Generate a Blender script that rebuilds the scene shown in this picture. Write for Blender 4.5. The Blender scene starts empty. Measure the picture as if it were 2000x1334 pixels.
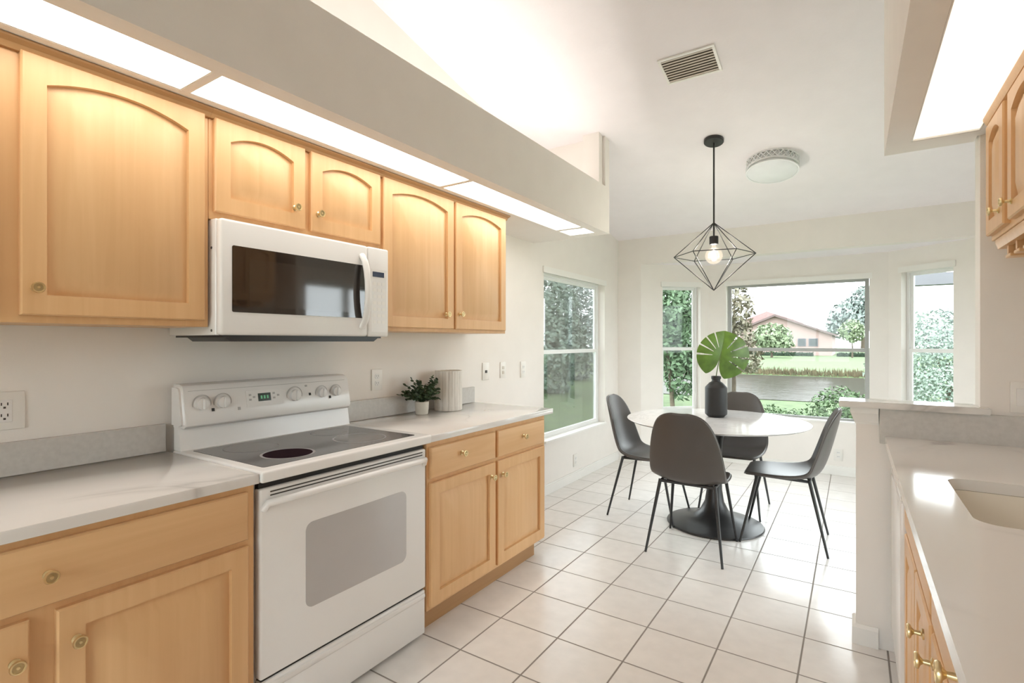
import bpy, bmesh, math, random
from mathutils import Vector, Matrix
PI = math.pi
scene = bpy.context.scene
COL = scene.collection

# ------------------------------------------------------------------ camera
cam_d = bpy.data.cameras.new('camera')
cam_d.sensor_width = 36.0
cam_d.lens = 18.162
cam_d.clip_start = 0.05
cam_d.clip_end = 500
cam = bpy.data.objects.new('camera', cam_d)
COL.objects.link(cam)
cam.location = (2.2765, -1.777, 1.36)
cam.rotation_euler = (math.radians(90), 0, math.radians(33.44))
scene.camera = cam

# ------------------------------------------------------------------ view
scene.view_settings.view_transform = 'Standard'
scene.view_settings.look = 'None'
scene.view_settings.gamma = 1.0
scene.view_settings.use_curve_mapping = False
scene.view_settings.exposure = 0.33
scene.cycles.diffuse_bounces = 7
scene.cycles.max_bounces = 14
scene.cycles.transparent_max_bounces = 24
scene.cycles.sample_clamp_indirect = 6.0

# ------------------------------------------------------------------ sky (bright overcast)
SKY = 6.2
world = bpy.data.worlds.new('overcast_sky')
scene.world = world
world.use_nodes = True
bg = world.node_tree.nodes['Background']
bg.inputs['Color'].default_value = (0.92, 0.96, 1.0, 1)
bg.inputs['Strength'].default_value = SKY

# ------------------------------------------------------------------ lamps of the house
def area(name, loc, rot, sx, sy, power, col):
    l = bpy.data.lights.new(name, 'AREA')
    l.shape = 'RECTANGLE'; l.size = sx; l.size_y = sy
    l.energy = power; l.color = col
    o = bpy.data.objects.new(name, l); COL.objects.link(o)
    o.location = loc; o.rotation_euler = rot
    return o
PANEL_LEFT = 5.0        # radiance of the fluorescent diffusers over the left cabinets
PANEL_RIGHT = 0.82      # and of the one over the sink
# up-light tubes lying in the cove above the left soffit
area('cove_lamp', (0.52, -0.15, 2.40), (PI, math.radians(-30), 0), 0.10, 3.6, 13, (1.0, 0.96, 0.90))
# ------------------------------------------------------------------ materials
def new_mat(name):
    m = bpy.data.materials.new(name); m.use_nodes = True
    nt = m.node_tree
    return m, nt, nt.nodes['Principled BSDF']
def ramp(nt, fac, stops):
    r = nt.nodes.new('ShaderNodeValToRGB')
    e = r.color_ramp.elements
    while len(e) < len(stops): e.new(0.5)
    for k, (p, c) in enumerate(stops):
        e[k].position = p; e[k].color = (c[0], c[1], c[2], 1)
    nt.links.new(fac, r.inputs[0])
    return r.outputs[0]
def coords(nt, scale=(1, 1, 1), kind='Object'):
    t = nt.nodes.new('ShaderNodeTexCoord'); mp = nt.nodes.new('ShaderNodeMapping')
    mp.inputs['Scale'].default_value = scale
    nt.links.new(t.outputs[kind], mp.inputs[0])
    return mp.outputs[0]
def noise(nt, vec, scale, detail=4, rough=0.5, dist=0.0):
    n = nt.nodes.new('ShaderNodeTexNoise')
    n.inputs['Scale'].default_value = scale; n.inputs['Detail'].default_value = detail
    n.inputs['Roughness'].default_value = rough; n.inputs['Distortion'].default_value = dist
    nt.links.new(vec, n.inputs['Vector'])
    return n.outputs[0]
def bump(nt, b, height, strength, dist=0.01):
    n = nt.nodes.new('ShaderNodeBump'); n.inputs['Strength'].default_value = strength
    n.inputs['Distance'].default_value = dist
    nt.links.new(height, n.inputs['Height']); nt.links.new(n.outputs[0], b.inputs['Normal'])
def plain(name, col, rough=0.5, metal=0.0, spec=0.5, var=0.04, nscale=6, bstr=0.0, bscale=120):
    m, nt, b = new_mat(name)
    v = coords(nt)
    lo = tuple(c * (1 - var) for c in col); hi = tuple(min(1, c * (1 + var)) for c in col)
    nt.links.new(ramp(nt, noise(nt, v, nscale, 3), [(0.3, lo), (0.7, hi)]), b.inputs['Base Color'])
    b.inputs['Roughness'].default_value = rough; b.inputs['Metallic'].default_value = metal
    b.inputs['Specular IOR Level'].default_value = spec
    if bstr: bump(nt, b, noise(nt, v, bscale, 3), bstr, 0.002)
    return m
def emit(name, col, strength):
    m, nt, b = new_mat(name)
    b.inputs['Base Color'].default_value = (*col, 1)
    b.inputs['Emission Color'].default_value = (*col, 1)
    b.inputs['Emission Strength'].default_value = strength
    return m
def wood(name, axis, lo, hi):
    m, nt, b = new_mat(name)
    s = [26, 26, 26]; s['xyz'.index(axis)] = 1.3
    n1 = noise(nt, coords(nt, tuple(s)), 1.0, 5, 0.55, 0.6)
    s2 = [3.0, 3.0, 3.0]; s2['xyz'.index(axis)] = 0.5
    n2 = noise(nt, coords(nt, tuple(s2)), 1.0, 2, 0.5, 0.3)
    mx = nt.nodes.new('ShaderNodeMath'); mx.operation = 'MULTIPLY_ADD'
    mx.inputs[1].default_value = 0.5
    nt.links.new(n1, mx.inputs[0])
    h = nt.nodes.new('ShaderNodeMath'); h.operation = 'MULTIPLY'; h.inputs[1].default_value = 0.5
    nt.links.new(n2, h.inputs[0]); nt.links.new(h.outputs[0], mx.inputs[2])
    nt.links.new(ramp(nt, mx.outputs[0], [(0.34, lo), (0.52, tuple((a + c) / 2 for a, c in zip(lo, hi))), (0.68, hi)]), b.inputs['Base Color'])
    b.inputs['Roughness'].default_value = 0.38
    b.inputs['Specular IOR Level'].default_value = 0.4
    return m
M = {}
WLO, WHI = (0.63, 0.372, 0.175), (0.735, 0.468, 0.240)
M['wood'] = wood('maple_upright', 'z', WLO, WHI)
M['wood_h'] = wood('maple_level', 'y', WLO, WHI)
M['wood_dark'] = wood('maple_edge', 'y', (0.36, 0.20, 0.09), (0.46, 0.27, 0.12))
M['wall'] = plain('warm_white_wall_paint', (0.81, 0.775, 0.735), 0.75, var=0.015, bstr=0.12, bscale=160)
M['ceil'] = plain('ceiling_paint', (0.845, 0.806, 0.828), 0.85, var=0.015, bstr=0.35, bscale=45)
M['trim'] = plain('white_trim_paint', (0.82, 0.81, 0.78), 0.45, var=0.01)
M['vinyl'] = plain('white_vinyl_window_frame', (0.80, 0.81, 0.80), 0.4, var=0.01)
M['alu'] = plain('grey_aluminium_frame', (0.42, 0.43, 0.42), 0.45, 0.2, var=0.03)
M['appl'] = plain('white_enamel', (0.80, 0.79, 0.775), 0.22, var=0.008)
M['appl_dim'] = plain('off_white_plastic', (0.75, 0.74, 0.72), 0.35, var=0.01)
M['mark'] = plain('grey_printed_mark', (0.42, 0.41, 0.40), 0.5, var=0.02)
M['black'] = plain('black_recess', (0.012, 0.012, 0.012), 0.6)
M['black_metal'] = plain('black_powder_coat', (0.016, 0.016, 0.017), 0.38, var=0.1)
M['glass_top'] = plain('dark_ceramic_glass', (0.085, 0.078, 0.08), 0.12, var=0.06, nscale=30)
M['ring'] = plain('burner_ring_print', (0.27, 0.25, 0.26), 0.25, var=0.05)
M['burner'] = plain('burner_disc', (0.022, 0.013, 0.016), 0.6, spec=0.0)
M['burner_soft'] = plain('burner_disc_faint', (0.105, 0.097, 0.098), 0.14)
M['oven_glass'] = plain('grey_oven_window', (0.47, 0.45, 0.44), 0.12, var=0.02)
M['mw_glass'] = plain('dark_microwave_window', (0.018, 0.013, 0.011), 0.04, spec=0.9)
M['mw_mesh'] = plain('dark_microwave_screen', (0.032, 0.024, 0.019), 0.06, spec=0.9)
M['brass'] = plain('aged_brass', (0.74, 0.60, 0.34), 0.28, 0.9, var=0.12, nscale=60)
M['brass_dark'] = plain('dark_brass_inset', (0.46, 0.35, 0.18), 0.4, 0.8, var=0.12, nscale=60)
M['vent'] = plain('taupe_vent_metal', (0.60, 0.545, 0.48), 0.5, 0.1)
M['vent_dark'] = plain('vent_depth', (0.20, 0.175, 0.15), 0.7)
M['sink'] = plain('cream_sink', (0.80, 0.75, 0.66), 0.2, var=0.01)
M['leather'] = plain('dark_taupe_leatherette', (0.084, 0.074, 0.069), 0.40, var=0.10, nscale=3, bstr=0.08, bscale=300)
M['leather_in'] = plain('charcoal_leatherette', (0.075, 0.075, 0.082), 0.40, var=0.08, nscale=3, bstr=0.08, bscale=300)
M['vase'] = plain('matt_black_ceramic', (0.014, 0.014, 0.014), 0.55, var=0.1)
M['leaf'] = plain('monstera_green', (0.10, 0.185, 0.022), 0.42, var=0.35, nscale=12)
M['stem'] = plain('leaf_stem_green', (0.09, 0.13, 0.03), 0.5)
M['herb'] = plain('small_plant_green', (0.035, 0.065, 0.025), 0.6, var=0.5, nscale=40)
M['pot'] = plain('cream_pot', (0.66, 0.62, 0.54), 0.5, var=0.05, nscale=20)
M['drum'] = plain('white_lattice_plastic', (0.80, 0.81, 0.82), 0.5)
M['drum_dif'] = plain('frosted_diffuser', (0.74, 0.76, 0.78), 0.4)
M['plate'] = plain('white_wall_plate', (0.78, 0.76, 0.72), 0.35, var=0.01)
M['slot'] = plain('dark_slot', (0.05, 0.045, 0.04), 0.6)
M['screen'] = plain('navy_display', (0.03, 0.045, 0.09), 0.15)
M['screen_green'] = plain('dark_green_display', (0.012, 0.03, 0.018), 0.15)
M['digit'] = emit('lit_green_digit', (0.16, 0.5, 0.27), 0.05)
M['panel_light'] = emit('fluorescent_diffuser', (1.0, 0.965, 0.91), PANEL_LEFT)
M['panel_right'] = emit('warm_fluorescent_diffuser', (1.0, 0.93, 0.83), PANEL_RIGHT)
M['filament'] = emit('glowing_filament', (1.0, 0.80, 0.52), 14.0)
M['lawn'] = plain('grass', (0.066, 0.104, 0.034), 0.9, var=0.25, nscale=3)
M['bank'] = plain('reed_bank', (0.11, 0.09, 0.05), 0.9, var=0.4, nscale=3)
M['hedge'] = plain('hedge_green', (0.022, 0.040, 0.022), 0.9, var=0.4, nscale=8)
M['house'] = plain('pink_stucco', (0.32, 0.235, 0.215), 0.9)
M['roof'] = plain('pink_brown_roof', (0.27, 0.18, 0.172), 0.9, var=0.1, nscale=4)
M['eave'] = plain('grey_brown_fascia', (0.13, 0.095, 0.09), 0.8)
M['house_glass'] = plain('grey_house_window', (0.06, 0.068, 0.07), 0.4)
M['bark'] = plain('bark', (0.09, 0.07, 0.05), 0.9, var=0.3, nscale=12)
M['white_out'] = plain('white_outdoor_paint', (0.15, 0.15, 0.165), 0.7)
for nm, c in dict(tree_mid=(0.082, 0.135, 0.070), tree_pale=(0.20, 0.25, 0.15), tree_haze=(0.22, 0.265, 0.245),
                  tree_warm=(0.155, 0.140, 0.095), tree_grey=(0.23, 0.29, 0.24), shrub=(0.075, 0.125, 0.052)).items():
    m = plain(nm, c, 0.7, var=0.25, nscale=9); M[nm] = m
    b = m.node_tree.nodes['Principled BSDF']; b.inputs['Subsurface Weight'].default_value = 0.0

def quartz():
    m, nt, b = new_mat('white_veined_quartz')
    v = coords(nt)
    n = noise(nt, v, 1.15, 5, 0.5, 1.1)
    s = nt.nodes.new('ShaderNodeMath'); s.operation = 'SUBTRACT'; s.inputs[1].default_value = 0.5
    a = nt.nodes.new('ShaderNodeMath'); a.operation = 'ABSOLUTE'
    nt.links.new(n, s.inputs[0]); nt.links.new(s.outputs[0], a.inputs[0])
    msk = noise(nt, v, 2.2, 2)
    veins = ramp(nt, a.outputs[0], [(0.0, (1, 1, 1)), (0.02, (0.25, 0.25, 0.25)), (0.05, (0, 0, 0))])
    gate = ramp(nt, msk, [(0.42, (0, 0, 0)), (0.62, (1, 1, 1))])
    mul = nt.nodes.new('ShaderNodeMath'); mul.operation = 'MULTIPLY'
    nt.links.new(veins, mul.inputs[0]); nt.links.new(gate, mul.inputs[1])
    mix = nt.nodes.new('ShaderNodeMix'); mix.data_type = 'RGBA'
    mix.inputs['A'].default_value = (0.74, 0.72, 0.695, 1); mix.inputs['B'].default_value = (0.50, 0.485, 0.47, 1)
    nt.links.new(mul.outputs[0], mix.inputs['Factor']); nt.links.new(mix.outputs['Result'], b.inputs['Base Color'])
    b.inputs['Roughness'].default_value = 0.09
    return m
M['quartz'] = quartz()
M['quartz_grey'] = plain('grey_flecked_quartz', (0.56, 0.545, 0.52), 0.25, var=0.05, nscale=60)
def tabletop():
    m, nt, b = new_mat('white_marble_laminate')
    n = noise(nt, coords(nt), 3.0, 6, 0.6, 1.4)
    nt.links.new(ramp(nt, n, [(0.46, (0.81, 0.80, 0.80)), (0.5, (0.74, 0.73, 0.73)), (0.53, (0.82, 0.81, 0.81))]), b.inputs['Base Color'])
    b.inputs['Roughness'].default_value = 0.10
    return m
M['marble'] = tabletop()
TS = 0.314618; TX0 = 0.83
def tile():
    m, nt, b = new_mat('cream_floor_tile')
    tc = nt.nodes.new('ShaderNodeTexCoord'); sp = nt.nodes.new('ShaderNodeSeparateXYZ')
    nt.links.new(tc.outputs['Object'], sp.inputs[0])
    def op(o, a, bb=None):
        k = nt.nodes.new('ShaderNodeMath'); k.operation = o
        nt.links.new(a, k.inputs[0])
        if isinstance(bb, (int, float)): k.inputs[1].default_value = bb
        elif bb is not None: nt.links.new(bb, k.inputs[1])
        return k.outputs[0]
    d = []; cells = []
    for ax, off in (('X', TX0), ('Y', 0.0)):
        t = op('DIVIDE', op('SUBTRACT', sp.outputs[ax], off), TS)
        f = op('FRACT', t)
        d.append(op('ABSOLUTE', op('SUBTRACT', f, 0.5)))
        cells.append(op('FLOOR', t))
    mx = op('MAXIMUM', d[0], d[1])
    cm = nt.nodes.new('ShaderNodeCombineXYZ'); nt.links.new(cells[0], cm.inputs[0]); nt.links.new(cells[1], cm.inputs[1])
    wn = nt.nodes.new('ShaderNodeTexWhiteNoise'); nt.links.new(cm.outputs[0], wn.inputs['Vector'])
    nz = noise(nt, tc.outputs['Object'], 14, 4)
    c1 = ramp(nt, wn.outputs['Value'], [(0, (0.76, 0.735, 0.71)), (1, (0.80, 0.775, 0.75))])
    c2 = ramp(nt, nz, [(0.3, (0.95, 0.95, 0.95)), (0.7, (1.02, 1.02, 1.02))])
    mu = nt.nodes.new('ShaderNodeMix'); mu.data_type = 'RGBA'; mu.blend_type = 'MULTIPLY'; mu.inputs['Factor'].default_value = 1
    nt.links.new(c1, mu.inputs['A']); nt.links.new(c2, mu.inputs['B'])
    g = ramp(nt, mx, [(0.4865, (0, 0, 0)), (0.4900, (1, 1, 1))])
    mix = nt.nodes.new('ShaderNodeMix'); mix.data_type = 'RGBA'
    nt.links.new(g, mix.inputs['Factor']); nt.links.new(mu.outputs['Result'], mix.inputs['A'])
    mix.inputs['B'].default_value = (0.25, 0.225, 0.205, 1)
    nt.links.new(mix.outputs['Result'], b.inputs['Base Color'])
    rr = ramp(nt, g, [(0, (0.19, 0.19, 0.19)), (1, (0.8, 0.8, 0.8))])
    nt.links.new(rr, b.inputs['Roughness'])
    inv = op('SUBTRACT', g, 0.0)
    bn = nt.nodes.new('ShaderNodeBump'); bn.invert = True; bn.inputs['Strength'].default_value = 0.5; bn.inputs['Distance'].default_value = 0.002
    nt.links.new(inv, bn.inputs['Height']); nt.links.new(bn.outputs[0], b.inputs['Normal'])
    return m
M['tile'] = tile()
def canister_mat():
    m, nt, b = new_mat('distressed_white_wood')
    n = noise(nt, coords(nt, (45, 45, 4)), 1.0, 5, 0.65, 0.5)
    nt.links.new(ramp(nt, n, [(0.30, (0.36, 0.32, 0.28)), (0.40, (0.66, 0.62, 0.57)), (0.55, (0.74, 0.71, 0.66))]), b.inputs['Base Color'])
    b.inputs['Roughness'].default_value = 0.7
    return m
M['canister'] = canister_mat()
def pane_mat(name, tint, gl):
    m = bpy.data.materials.new(name); m.use_nodes = True
    nt = m.node_tree; nt.nodes.clear()
    out = nt.nodes.new('ShaderNodeOutputMaterial')
    tr = nt.nodes.new('ShaderNodeBsdfTransparent'); tr.inputs[0].default_value = (*tint, 1)
    g = nt.nodes.new('ShaderNodeBsdfGlossy'); g.inputs['Roughness'].default_value = 0.02
    fr = nt.nodes.new('ShaderNodeFresnel'); fr.inputs['IOR'].default_value = 1.3
    mu = nt.nodes.new('ShaderNodeMath'); mu.operation = 'MULTIPLY'; mu.inputs[1].default_value = gl
    nt.links.new(fr.outputs[0], mu.inputs[0])
    mx = nt.nodes.new('ShaderNodeMixShader')
    nt.links.new(mu.outputs[0], mx.inputs[0]); nt.links.new(tr.outputs[0], mx.inputs[1]); nt.links.new(g.outputs[0], mx.inputs[2])
    nt.links.new(mx.outputs[0], out.inputs[0])
    return m
M['pane'] = pane_mat('clear_window_glass', (0.95, 0.97, 0.96), 0.8)
def bulb_mat():
    m = pane_mat('lit_bulb_glass', (0.97, 0.96, 0.93), 0.25); nt = m.node_tree
    out = nt.nodes['Material Output']; old = out.inputs[0].links[0].from_socket
    e = nt.nodes.new('ShaderNodeEmission'); e.inputs[0].default_value = (1.0, 0.86, 0.68, 1); e.inputs[1].default_value = 1.1
    mx = nt.nodes.new('ShaderNodeMixShader'); mx.inputs[0].default_value = 0.32
    nt.links.new(old, mx.inputs[1]); nt.links.new(e.outputs[0], mx.inputs[2]); nt.links.new(mx.outputs[0], out.inputs[0])
    return m
M['bulb'] = bulb_mat()
def water_mat():
    m = bpy.data.materials.new('pond_water'); m.use_nodes = True
    nt = m.node_tree; nt.nodes.clear()
    out = nt.nodes.new('ShaderNodeOutputMaterial')
    d = nt.nodes.new('ShaderNodeBsdfDiffuse'); d.inputs[0].default_value = (0.050, 0.047, 0.038, 1)
    g = nt.nodes.new('ShaderNodeBsdfGlossy'); g.inputs['Roughness'].default_value = 0.06
    bn = nt.nodes.new('ShaderNodeBump'); bn.inputs['Strength'].default_value = 0.15; bn.inputs['Distance'].default_value = 0.04
    nt.links.new(noise(nt, coords(nt, (1, 2.5, 1)), 2.2, 3), bn.inputs['Height']); nt.links.new(bn.outputs[0], g.inputs['Normal'])
    mx = nt.nodes.new('ShaderNodeMixShader'); mx.inputs[0].default_value = 0.11
    nt.links.new(d.outputs[0], mx.inputs[1]); nt.links.new(g.outputs[0], mx.inputs[2]); nt.links.new(mx.outputs[0], out.inputs[0])
    return m
M['water'] = water_mat()

# ------------------------------------------------------------------ mesh helpers
def nb(): return bmesh.new()
def box(bm, x0, x1, y0, y1, z0, z1, bev=0.0, seg=2):
    r = bmesh.ops.create_cube(bm, size=1)
    vs = r['verts']
    for v in vs:
        v.co = Vector(((x0 + x1) / 2 + v.co.x * (x1 - x0), (y0 + y1) / 2 + v.co.y * (y1 - y0), (z0 + z1) / 2 + v.co.z * (z1 - z0)))
    if bev > 0:
        es = list({e for v in vs for e in v.link_edges})
        bmesh.ops.bevel(bm, geom=es, offset=bev, segments=seg, affect='EDGES', profile=0.5)
    return bm
def prism(bm, pts, axis, a, b):
    """polygon pts (2D) swept along an axis from a to b; axis x: (y,z), y: (x,z), z: (x,y)"""
    def mk(p, t):
        return {'x': (t, p[0], p[1]), 'y': (p[0], t, p[1]), 'z': (p[0], p[1], t)}[axis]
    A = [bm.verts.new(mk(p, a)) for p in pts]; B = [bm.verts.new(mk(p, b)) for p in pts]
    n = len(pts)
    bm.faces.new(A[::-1]); bm.faces.new(B)
    for i in range(n): bm.faces.new((A[i], A[(i + 1) % n], B[(i + 1) % n], B[i]))
    return bm
def rrect(u0, u1, v0, v1, r, n=6):
    out = []
    for cx, cy, a0 in ((u1 - r, v0 + r, -90), (u1 - r, v1 - r, 0), (u0 + r, v1 - r, 90), (u0 + r, v0 + r, 180)):
        for k in range(n + 1):
            a = math.radians(a0 + 90 * k / n)
            out.append((cx + r * math.cos(a), cy + r * math.sin(a)))
    return out
def tube(bm, pts, r, seg=10, r1=None):
    pts = [Vector(p) for p in pts]; n = len(pts)
    rs = r if isinstance(r, (list, tuple)) else [r + ((r1 if r1 is not None else r) - r) * i / (n - 1) for i in range(n)]
    rings = []; up = None
    for i, p in enumerate(pts):
        d = (pts[min(i + 1, n - 1)] - pts[max(i - 1, 0)]).normalized()
        if up is None:
            up = Vector((0, 0, 1)) if abs(d.z) < 0.9 else Vector((1, 0, 0))
        s = d.cross(up).normalized(); t = s.cross(d).normalized(); up = t
        rings.append([bm.verts.new(p + rs[i] * (math.cos(2 * PI * k / seg) * s + math.sin(2 * PI * k / seg) * t)) for k in range(seg)])
    for a, b in zip(rings, rings[1:]):
        for k in range(seg): bm.faces.new((a[k], a[(k + 1) % seg], b[(k + 1) % seg], b[k]))
    bm.faces.new(rings[0][::-1]); bm.faces.new(rings[-1])
    return bm
def lathe(bm, prof, c=(0, 0, 0), seg=48, axis='z'):
    c = Vector(c)
    def mk(r, h, a):
        ca, sa = r * math.cos(a), r * math.sin(a)
        return c + Vector({'z': (ca, sa, h), 'x': (h, ca, sa), 'y': (ca, h, sa)}[axis])
    rings = []
    for r, h in prof:
        if r < 1e-6: rings.append([bm.verts.new(mk(0, h, 0))])
        else: rings.append([bm.verts.new(mk(r, h, 2 * PI * k / seg)) for k in range(seg)])
    for a, b in zip(rings, rings[1:]):
        for k in range(seg):
            k2 = (k + 1) % seg
            f = [a[k % len(a)], a[k2 % len(a)], b[k2 % len(b)], b[k % len(b)]]
            f2 = []
            for v in f:
                if v not in f2: f2.append(v)
            if len(f2) > 2: bm.faces.new(f2)
    return bm
def wloc(o):
    v = Vector((0, 0, 0))
    while o is not None:
        v += o.location; o = o.parent
    return v
def obj(name, bm, mat, parent=None, smooth=35, base=None):
    """link a mesh built in room coordinates (base: keep its own local coordinates)"""
    bmesh.ops.recalc_face_normals(bm, faces=bm.faces)
    me = bpy.data.meshes.new(name)
    off = wloc(parent) if base is None else Vector((0, 0, 0))
    if parent is not None and off.length: bmesh.ops.translate(bm, verts=bm.verts, vec=-off)
    bm.to_mesh(me); bm.free()
    if smooth:
        me.polygons.foreach_set('use_smooth', [True] * len(me.polygons))
        me.set_sharp_from_angle(angle=math.radians(smooth))
    me.materials.append(M[mat])
    o = bpy.data.objects.new(name, me); COL.objects.link(o)
    if parent is not None: o.parent = parent
    return o
def thing(name, label, cat, loc, group=None):
    o = bpy.data.objects.new(name, None); COL.objects.link(o)
    o.location = loc; o.empty_display_size = 0.1
    o['label'] = label; o['category'] = cat
    if group: o['group'] = group
    return o
def tag(o, label, cat, group=None, kind=None):
    o['label'] = label; o['category'] = cat
    if group: o['group'] = group
    if kind: o['kind'] = kind
    return o
def struct(name, bm, mat, smooth=0):
    o = obj(name, bm, mat, None, smooth); o['kind'] = 'structure'; return o

# ------------------------------------------------------------------ room shell
KC = 0.21
def zc(y): return 2.525 + KC * (3.9 - y)           # sloped ceiling, highest over the kitchen
YB, YR = 3.9, -3.6                                  # back wall and rear wall
XR, XN = 3.03, 3.62                                 # kitchen right wall, nook right wall
P0, P1, P2, P3 = (0.275, 3.9), (0.88, 4.45), (2.563, 4.45), (3.275, 3.9)

bm = nb(); prism(bm, [(-0.12, YR - 0.12), (XN + 0.12, YR - 0.12), (XN + 0.12, 4.02), (3.3, 4.02), (2.62, 4.57), (0.83, 4.57), (0.2, 4.02), (-0.12, 4.02)], 'z', -0.1, 0.0)
struct('floor', bm, 'tile')
bm = nb(); prism(bm, [(4.02, zc(4.02)), (YR - 0.12, zc(YR - 0.12)), (YR - 0.12, zc(YR - 0.12) + 0.12), (4.02, zc(4.02) + 0.12)], 'x', -0.12, XN + 0.12)
struct('ceiling', bm, 'ceil')
bm = nb(); prism(bm, [(0.2, 4.021), (0.83, 4.57), (2.62, 4.57), (3.3, 4.021)], 'z', 2.235, 2.34)
bay_c = struct('ceiling', bm, 'ceil')

def wy(bm, x0, x1, y0, y1, z0, z1=None):            # wall piece running along y, its top following the ceiling
    a, b = (zc(y0), zc(y1)) if z1 is None else (z1, z1)
    return prism(bm, [(y0, z0), (y1, z0), (y1, b), (y0, a)], 'x', x0, x1)
LW0, LW1, LZ0, LZ1 = 2.178, 3.517, 0.46, 1.99
bm = nb()
wy(bm, -0.12, 0, YR, LW0, 0); wy(bm, -0.12, 0, LW1, YB + 0.12, 0); wy(bm, -0.12, 0, LW0, LW1, 0, LZ0); wy(bm, -0.12, 0, LW0, LW1, LZ1)
struct('wall_left', bm, 'wall')
bm = nb()
box(bm, 0, P0[0], YB, YB + 0.12, 0, zc(YB)); box(bm, P3[0], XN, YB, YB + 0.12, 0, zc(YB)); box(bm, P0[0], P3[0], YB, YB + 0.12, 2.235, zc(YB))
struct('wall_back', bm, 'wall')
def planwall(bm, A, B, t, e0, e1, u0, u1, z0, z1):
    """piece of a wall whose inner face runs A to B; u0..u1 along it; mitre e0/e1 where it reaches the ends"""
    A = Vector(A); B = Vector(B); L = (B - A).length; d = (B - A) / L; n = Vector((-d.y, d.x))
    o0 = u0 - (e0 if u0 <= 1e-6 else 0); o1 = u1 + (e1 if u1 >= L - 1e-6 else 0)
    pts = [A + d * u0, A + d * u1, A + d * o1 + n * t, A + d * o0 + n * t]
    prism(bm, [(p.x, p.y) for p in pts], 'z', z0, z1)
def wall_with_window(name, A, B, u0, u1, z0, z1, e0, e1, top=2.235):
    L = (Vector(B) - Vector(A)).length; bm = nb()
    planwall(bm, A, B, 0.12, e0, e1, 0, u0, 0, top); planwall(bm, A, B, 0.12, e0, e1, u1, L, 0, top)
    planwall(bm, A, B, 0.12, 0, 0, u0, u1, 0, z0); planwall(bm, A, B, 0.12, 0, 0, u0, u1, z1, top)
    return struct(name, bm, 'wall')
BZ0, BZ1 = 0.53, 2.005
wall_with_window('wall_bay_left', P0, P1, 0.258, 0.721, BZ0, BZ1, 0.0, 0.044)
wall_with_window('wall_bay_center', P1, P2, 0.197, 1.533, BZ0, BZ1, 0.044, 0.042)
wall_with_window('wall_bay_right', P2, P3, 0.12, 0.56, BZ0, BZ1 + 0.03, 0.042, 0.0)
# kitchen right wall with its wing at the end of the run, and the nook's right wall with a sliding door
bm = nb(); wy(bm, XR, XR + 0.12, YR, 1.13, 0); box(bm, 2.708, XR, 1.03, 1.13, 0, zc(1.13)); box(bm, XR + 0.12, XN + 0.12, 1.03, 1.13, 0, zc(1.13))
struct('wall_right', bm, 'wall')
SD0, SD1, SDZ = 1.45, 3.25, 2.05
bm = nb(); wy(bm, XN, XN + 0.12, 1.13, SD0, 0); wy(bm, XN, XN + 0.12, SD1, YB + 0.12, 0); wy(bm, XN, XN + 0.12, SD0, SD1, SDZ)
struct('wall_nook_right', bm, 'wall')
# rear wall behind the camera, with a glass opening added for fill daylight
bm = nb()
box(bm, -0.12, 0.85, YR - 0.12, YR, 0, zc(YR)); box(bm, 2.25, XR + 0.12, YR - 0.12, YR, 0, zc(YR)); box(bm, 0.85, 2.25, YR - 0.12, YR, 2.2, zc(YR))
struct('wall_rear', bm, 'wall')

# soffit and light cove over the left cabinets
SB = 2.20
bm = nb()
box(bm, 0.667, 0.687, YR, 1.930, SB, 2.556)                       # outer face
box(bm, 0.613, 0.667, YR, 1.930, SB, SB + 0.02)                    # underside outside the panels
box(bm, 0.335, 0.400, YR, 1.930, SB, SB + 0.02)                    # underside by the cabinets
box(bm, 0.0, 0.335, 1.10, 1.930, SB, SB + 0.02)                    # underside past the cabinets
for a, b in ((-0.945, -0.922), (0.350, 0.372), (1.672, 1.715), (1.905, 1.930)):
    box(bm, 0.400, 0.613, a, b, SB, SB + 0.02)
box(bm, 0.0, 0.667, YR, 1.930, 2.33, 2.345)                        # shelf of the cove
struct('wall_soffit_left', bm, 'wall')
bm = nb(); prism(bm, [(1.93, 2.20), (2.009, 2.20), (2.009, zc(2.009)), (1.93, zc(1.93))], 'x', 0.0, 0.687)
prism(bm, [(1.86, 2.346), (1.929, 2.346), (1.929, zc(1.929)), (1.86, zc(1.86))], 'x', 0.53, 0.666)
struct('wall_soffit_end', bm, 'wall')
# soffit over the sink run
bm = nb()
prism(bm, [(YR, SB), (1.106, SB), (1.106, zc(1.106)), (YR, zc(YR))], 'x', 2.394, 2.414)
box(bm, 2.414, 2.480, YR, 1.106, SB, SB + 0.02); box(bm, 2.700, XR, YR, 1.03, SB, SB + 0.02); box(bm, 2.480, 2.700, 0.965, 1.106, SB, SB + 0.02)
prism(bm, [(2.414, SB + 0.02), (2.708, SB + 0.02), (2.708, zc(1.106)), (2.414, zc(1.106))], 'y', 1.086, 1.106)
box(bm, 2.414, XR, YR, 1.03, 2.33, 2.345)
struct('wall_soffit_right', bm, 'wall')

# baseboards
def base_run(name, A, B, h=0.09, t=0.014):
    A = Vector(A); B = Vector(B); d = (B - A).normalized(); n = Vector((d.y, -d.x)); bm = nb()
    prism(bm, [(p.x, p.y) for p in (A, B, B + n * t, A + n * t)], 'z', 0, h - 0.012)
    prism(bm, [(p.x, p.y) for p in (A, B, B + n * t * 0.6, A + n * t * 0.6)], 'z', h - 0.012, h)
    return struct(name, bm, 'trim')
base_run('baseboard_left', (0, 1.22), (0, YB)); base_run('baseboard_back_left', (0, YB), P0)
base_run('baseboard_bay_left', P0, P1); base_run('baseboard_bay_center', P1, P2); base_run('baseboard_bay_right', P2, P3)

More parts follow.
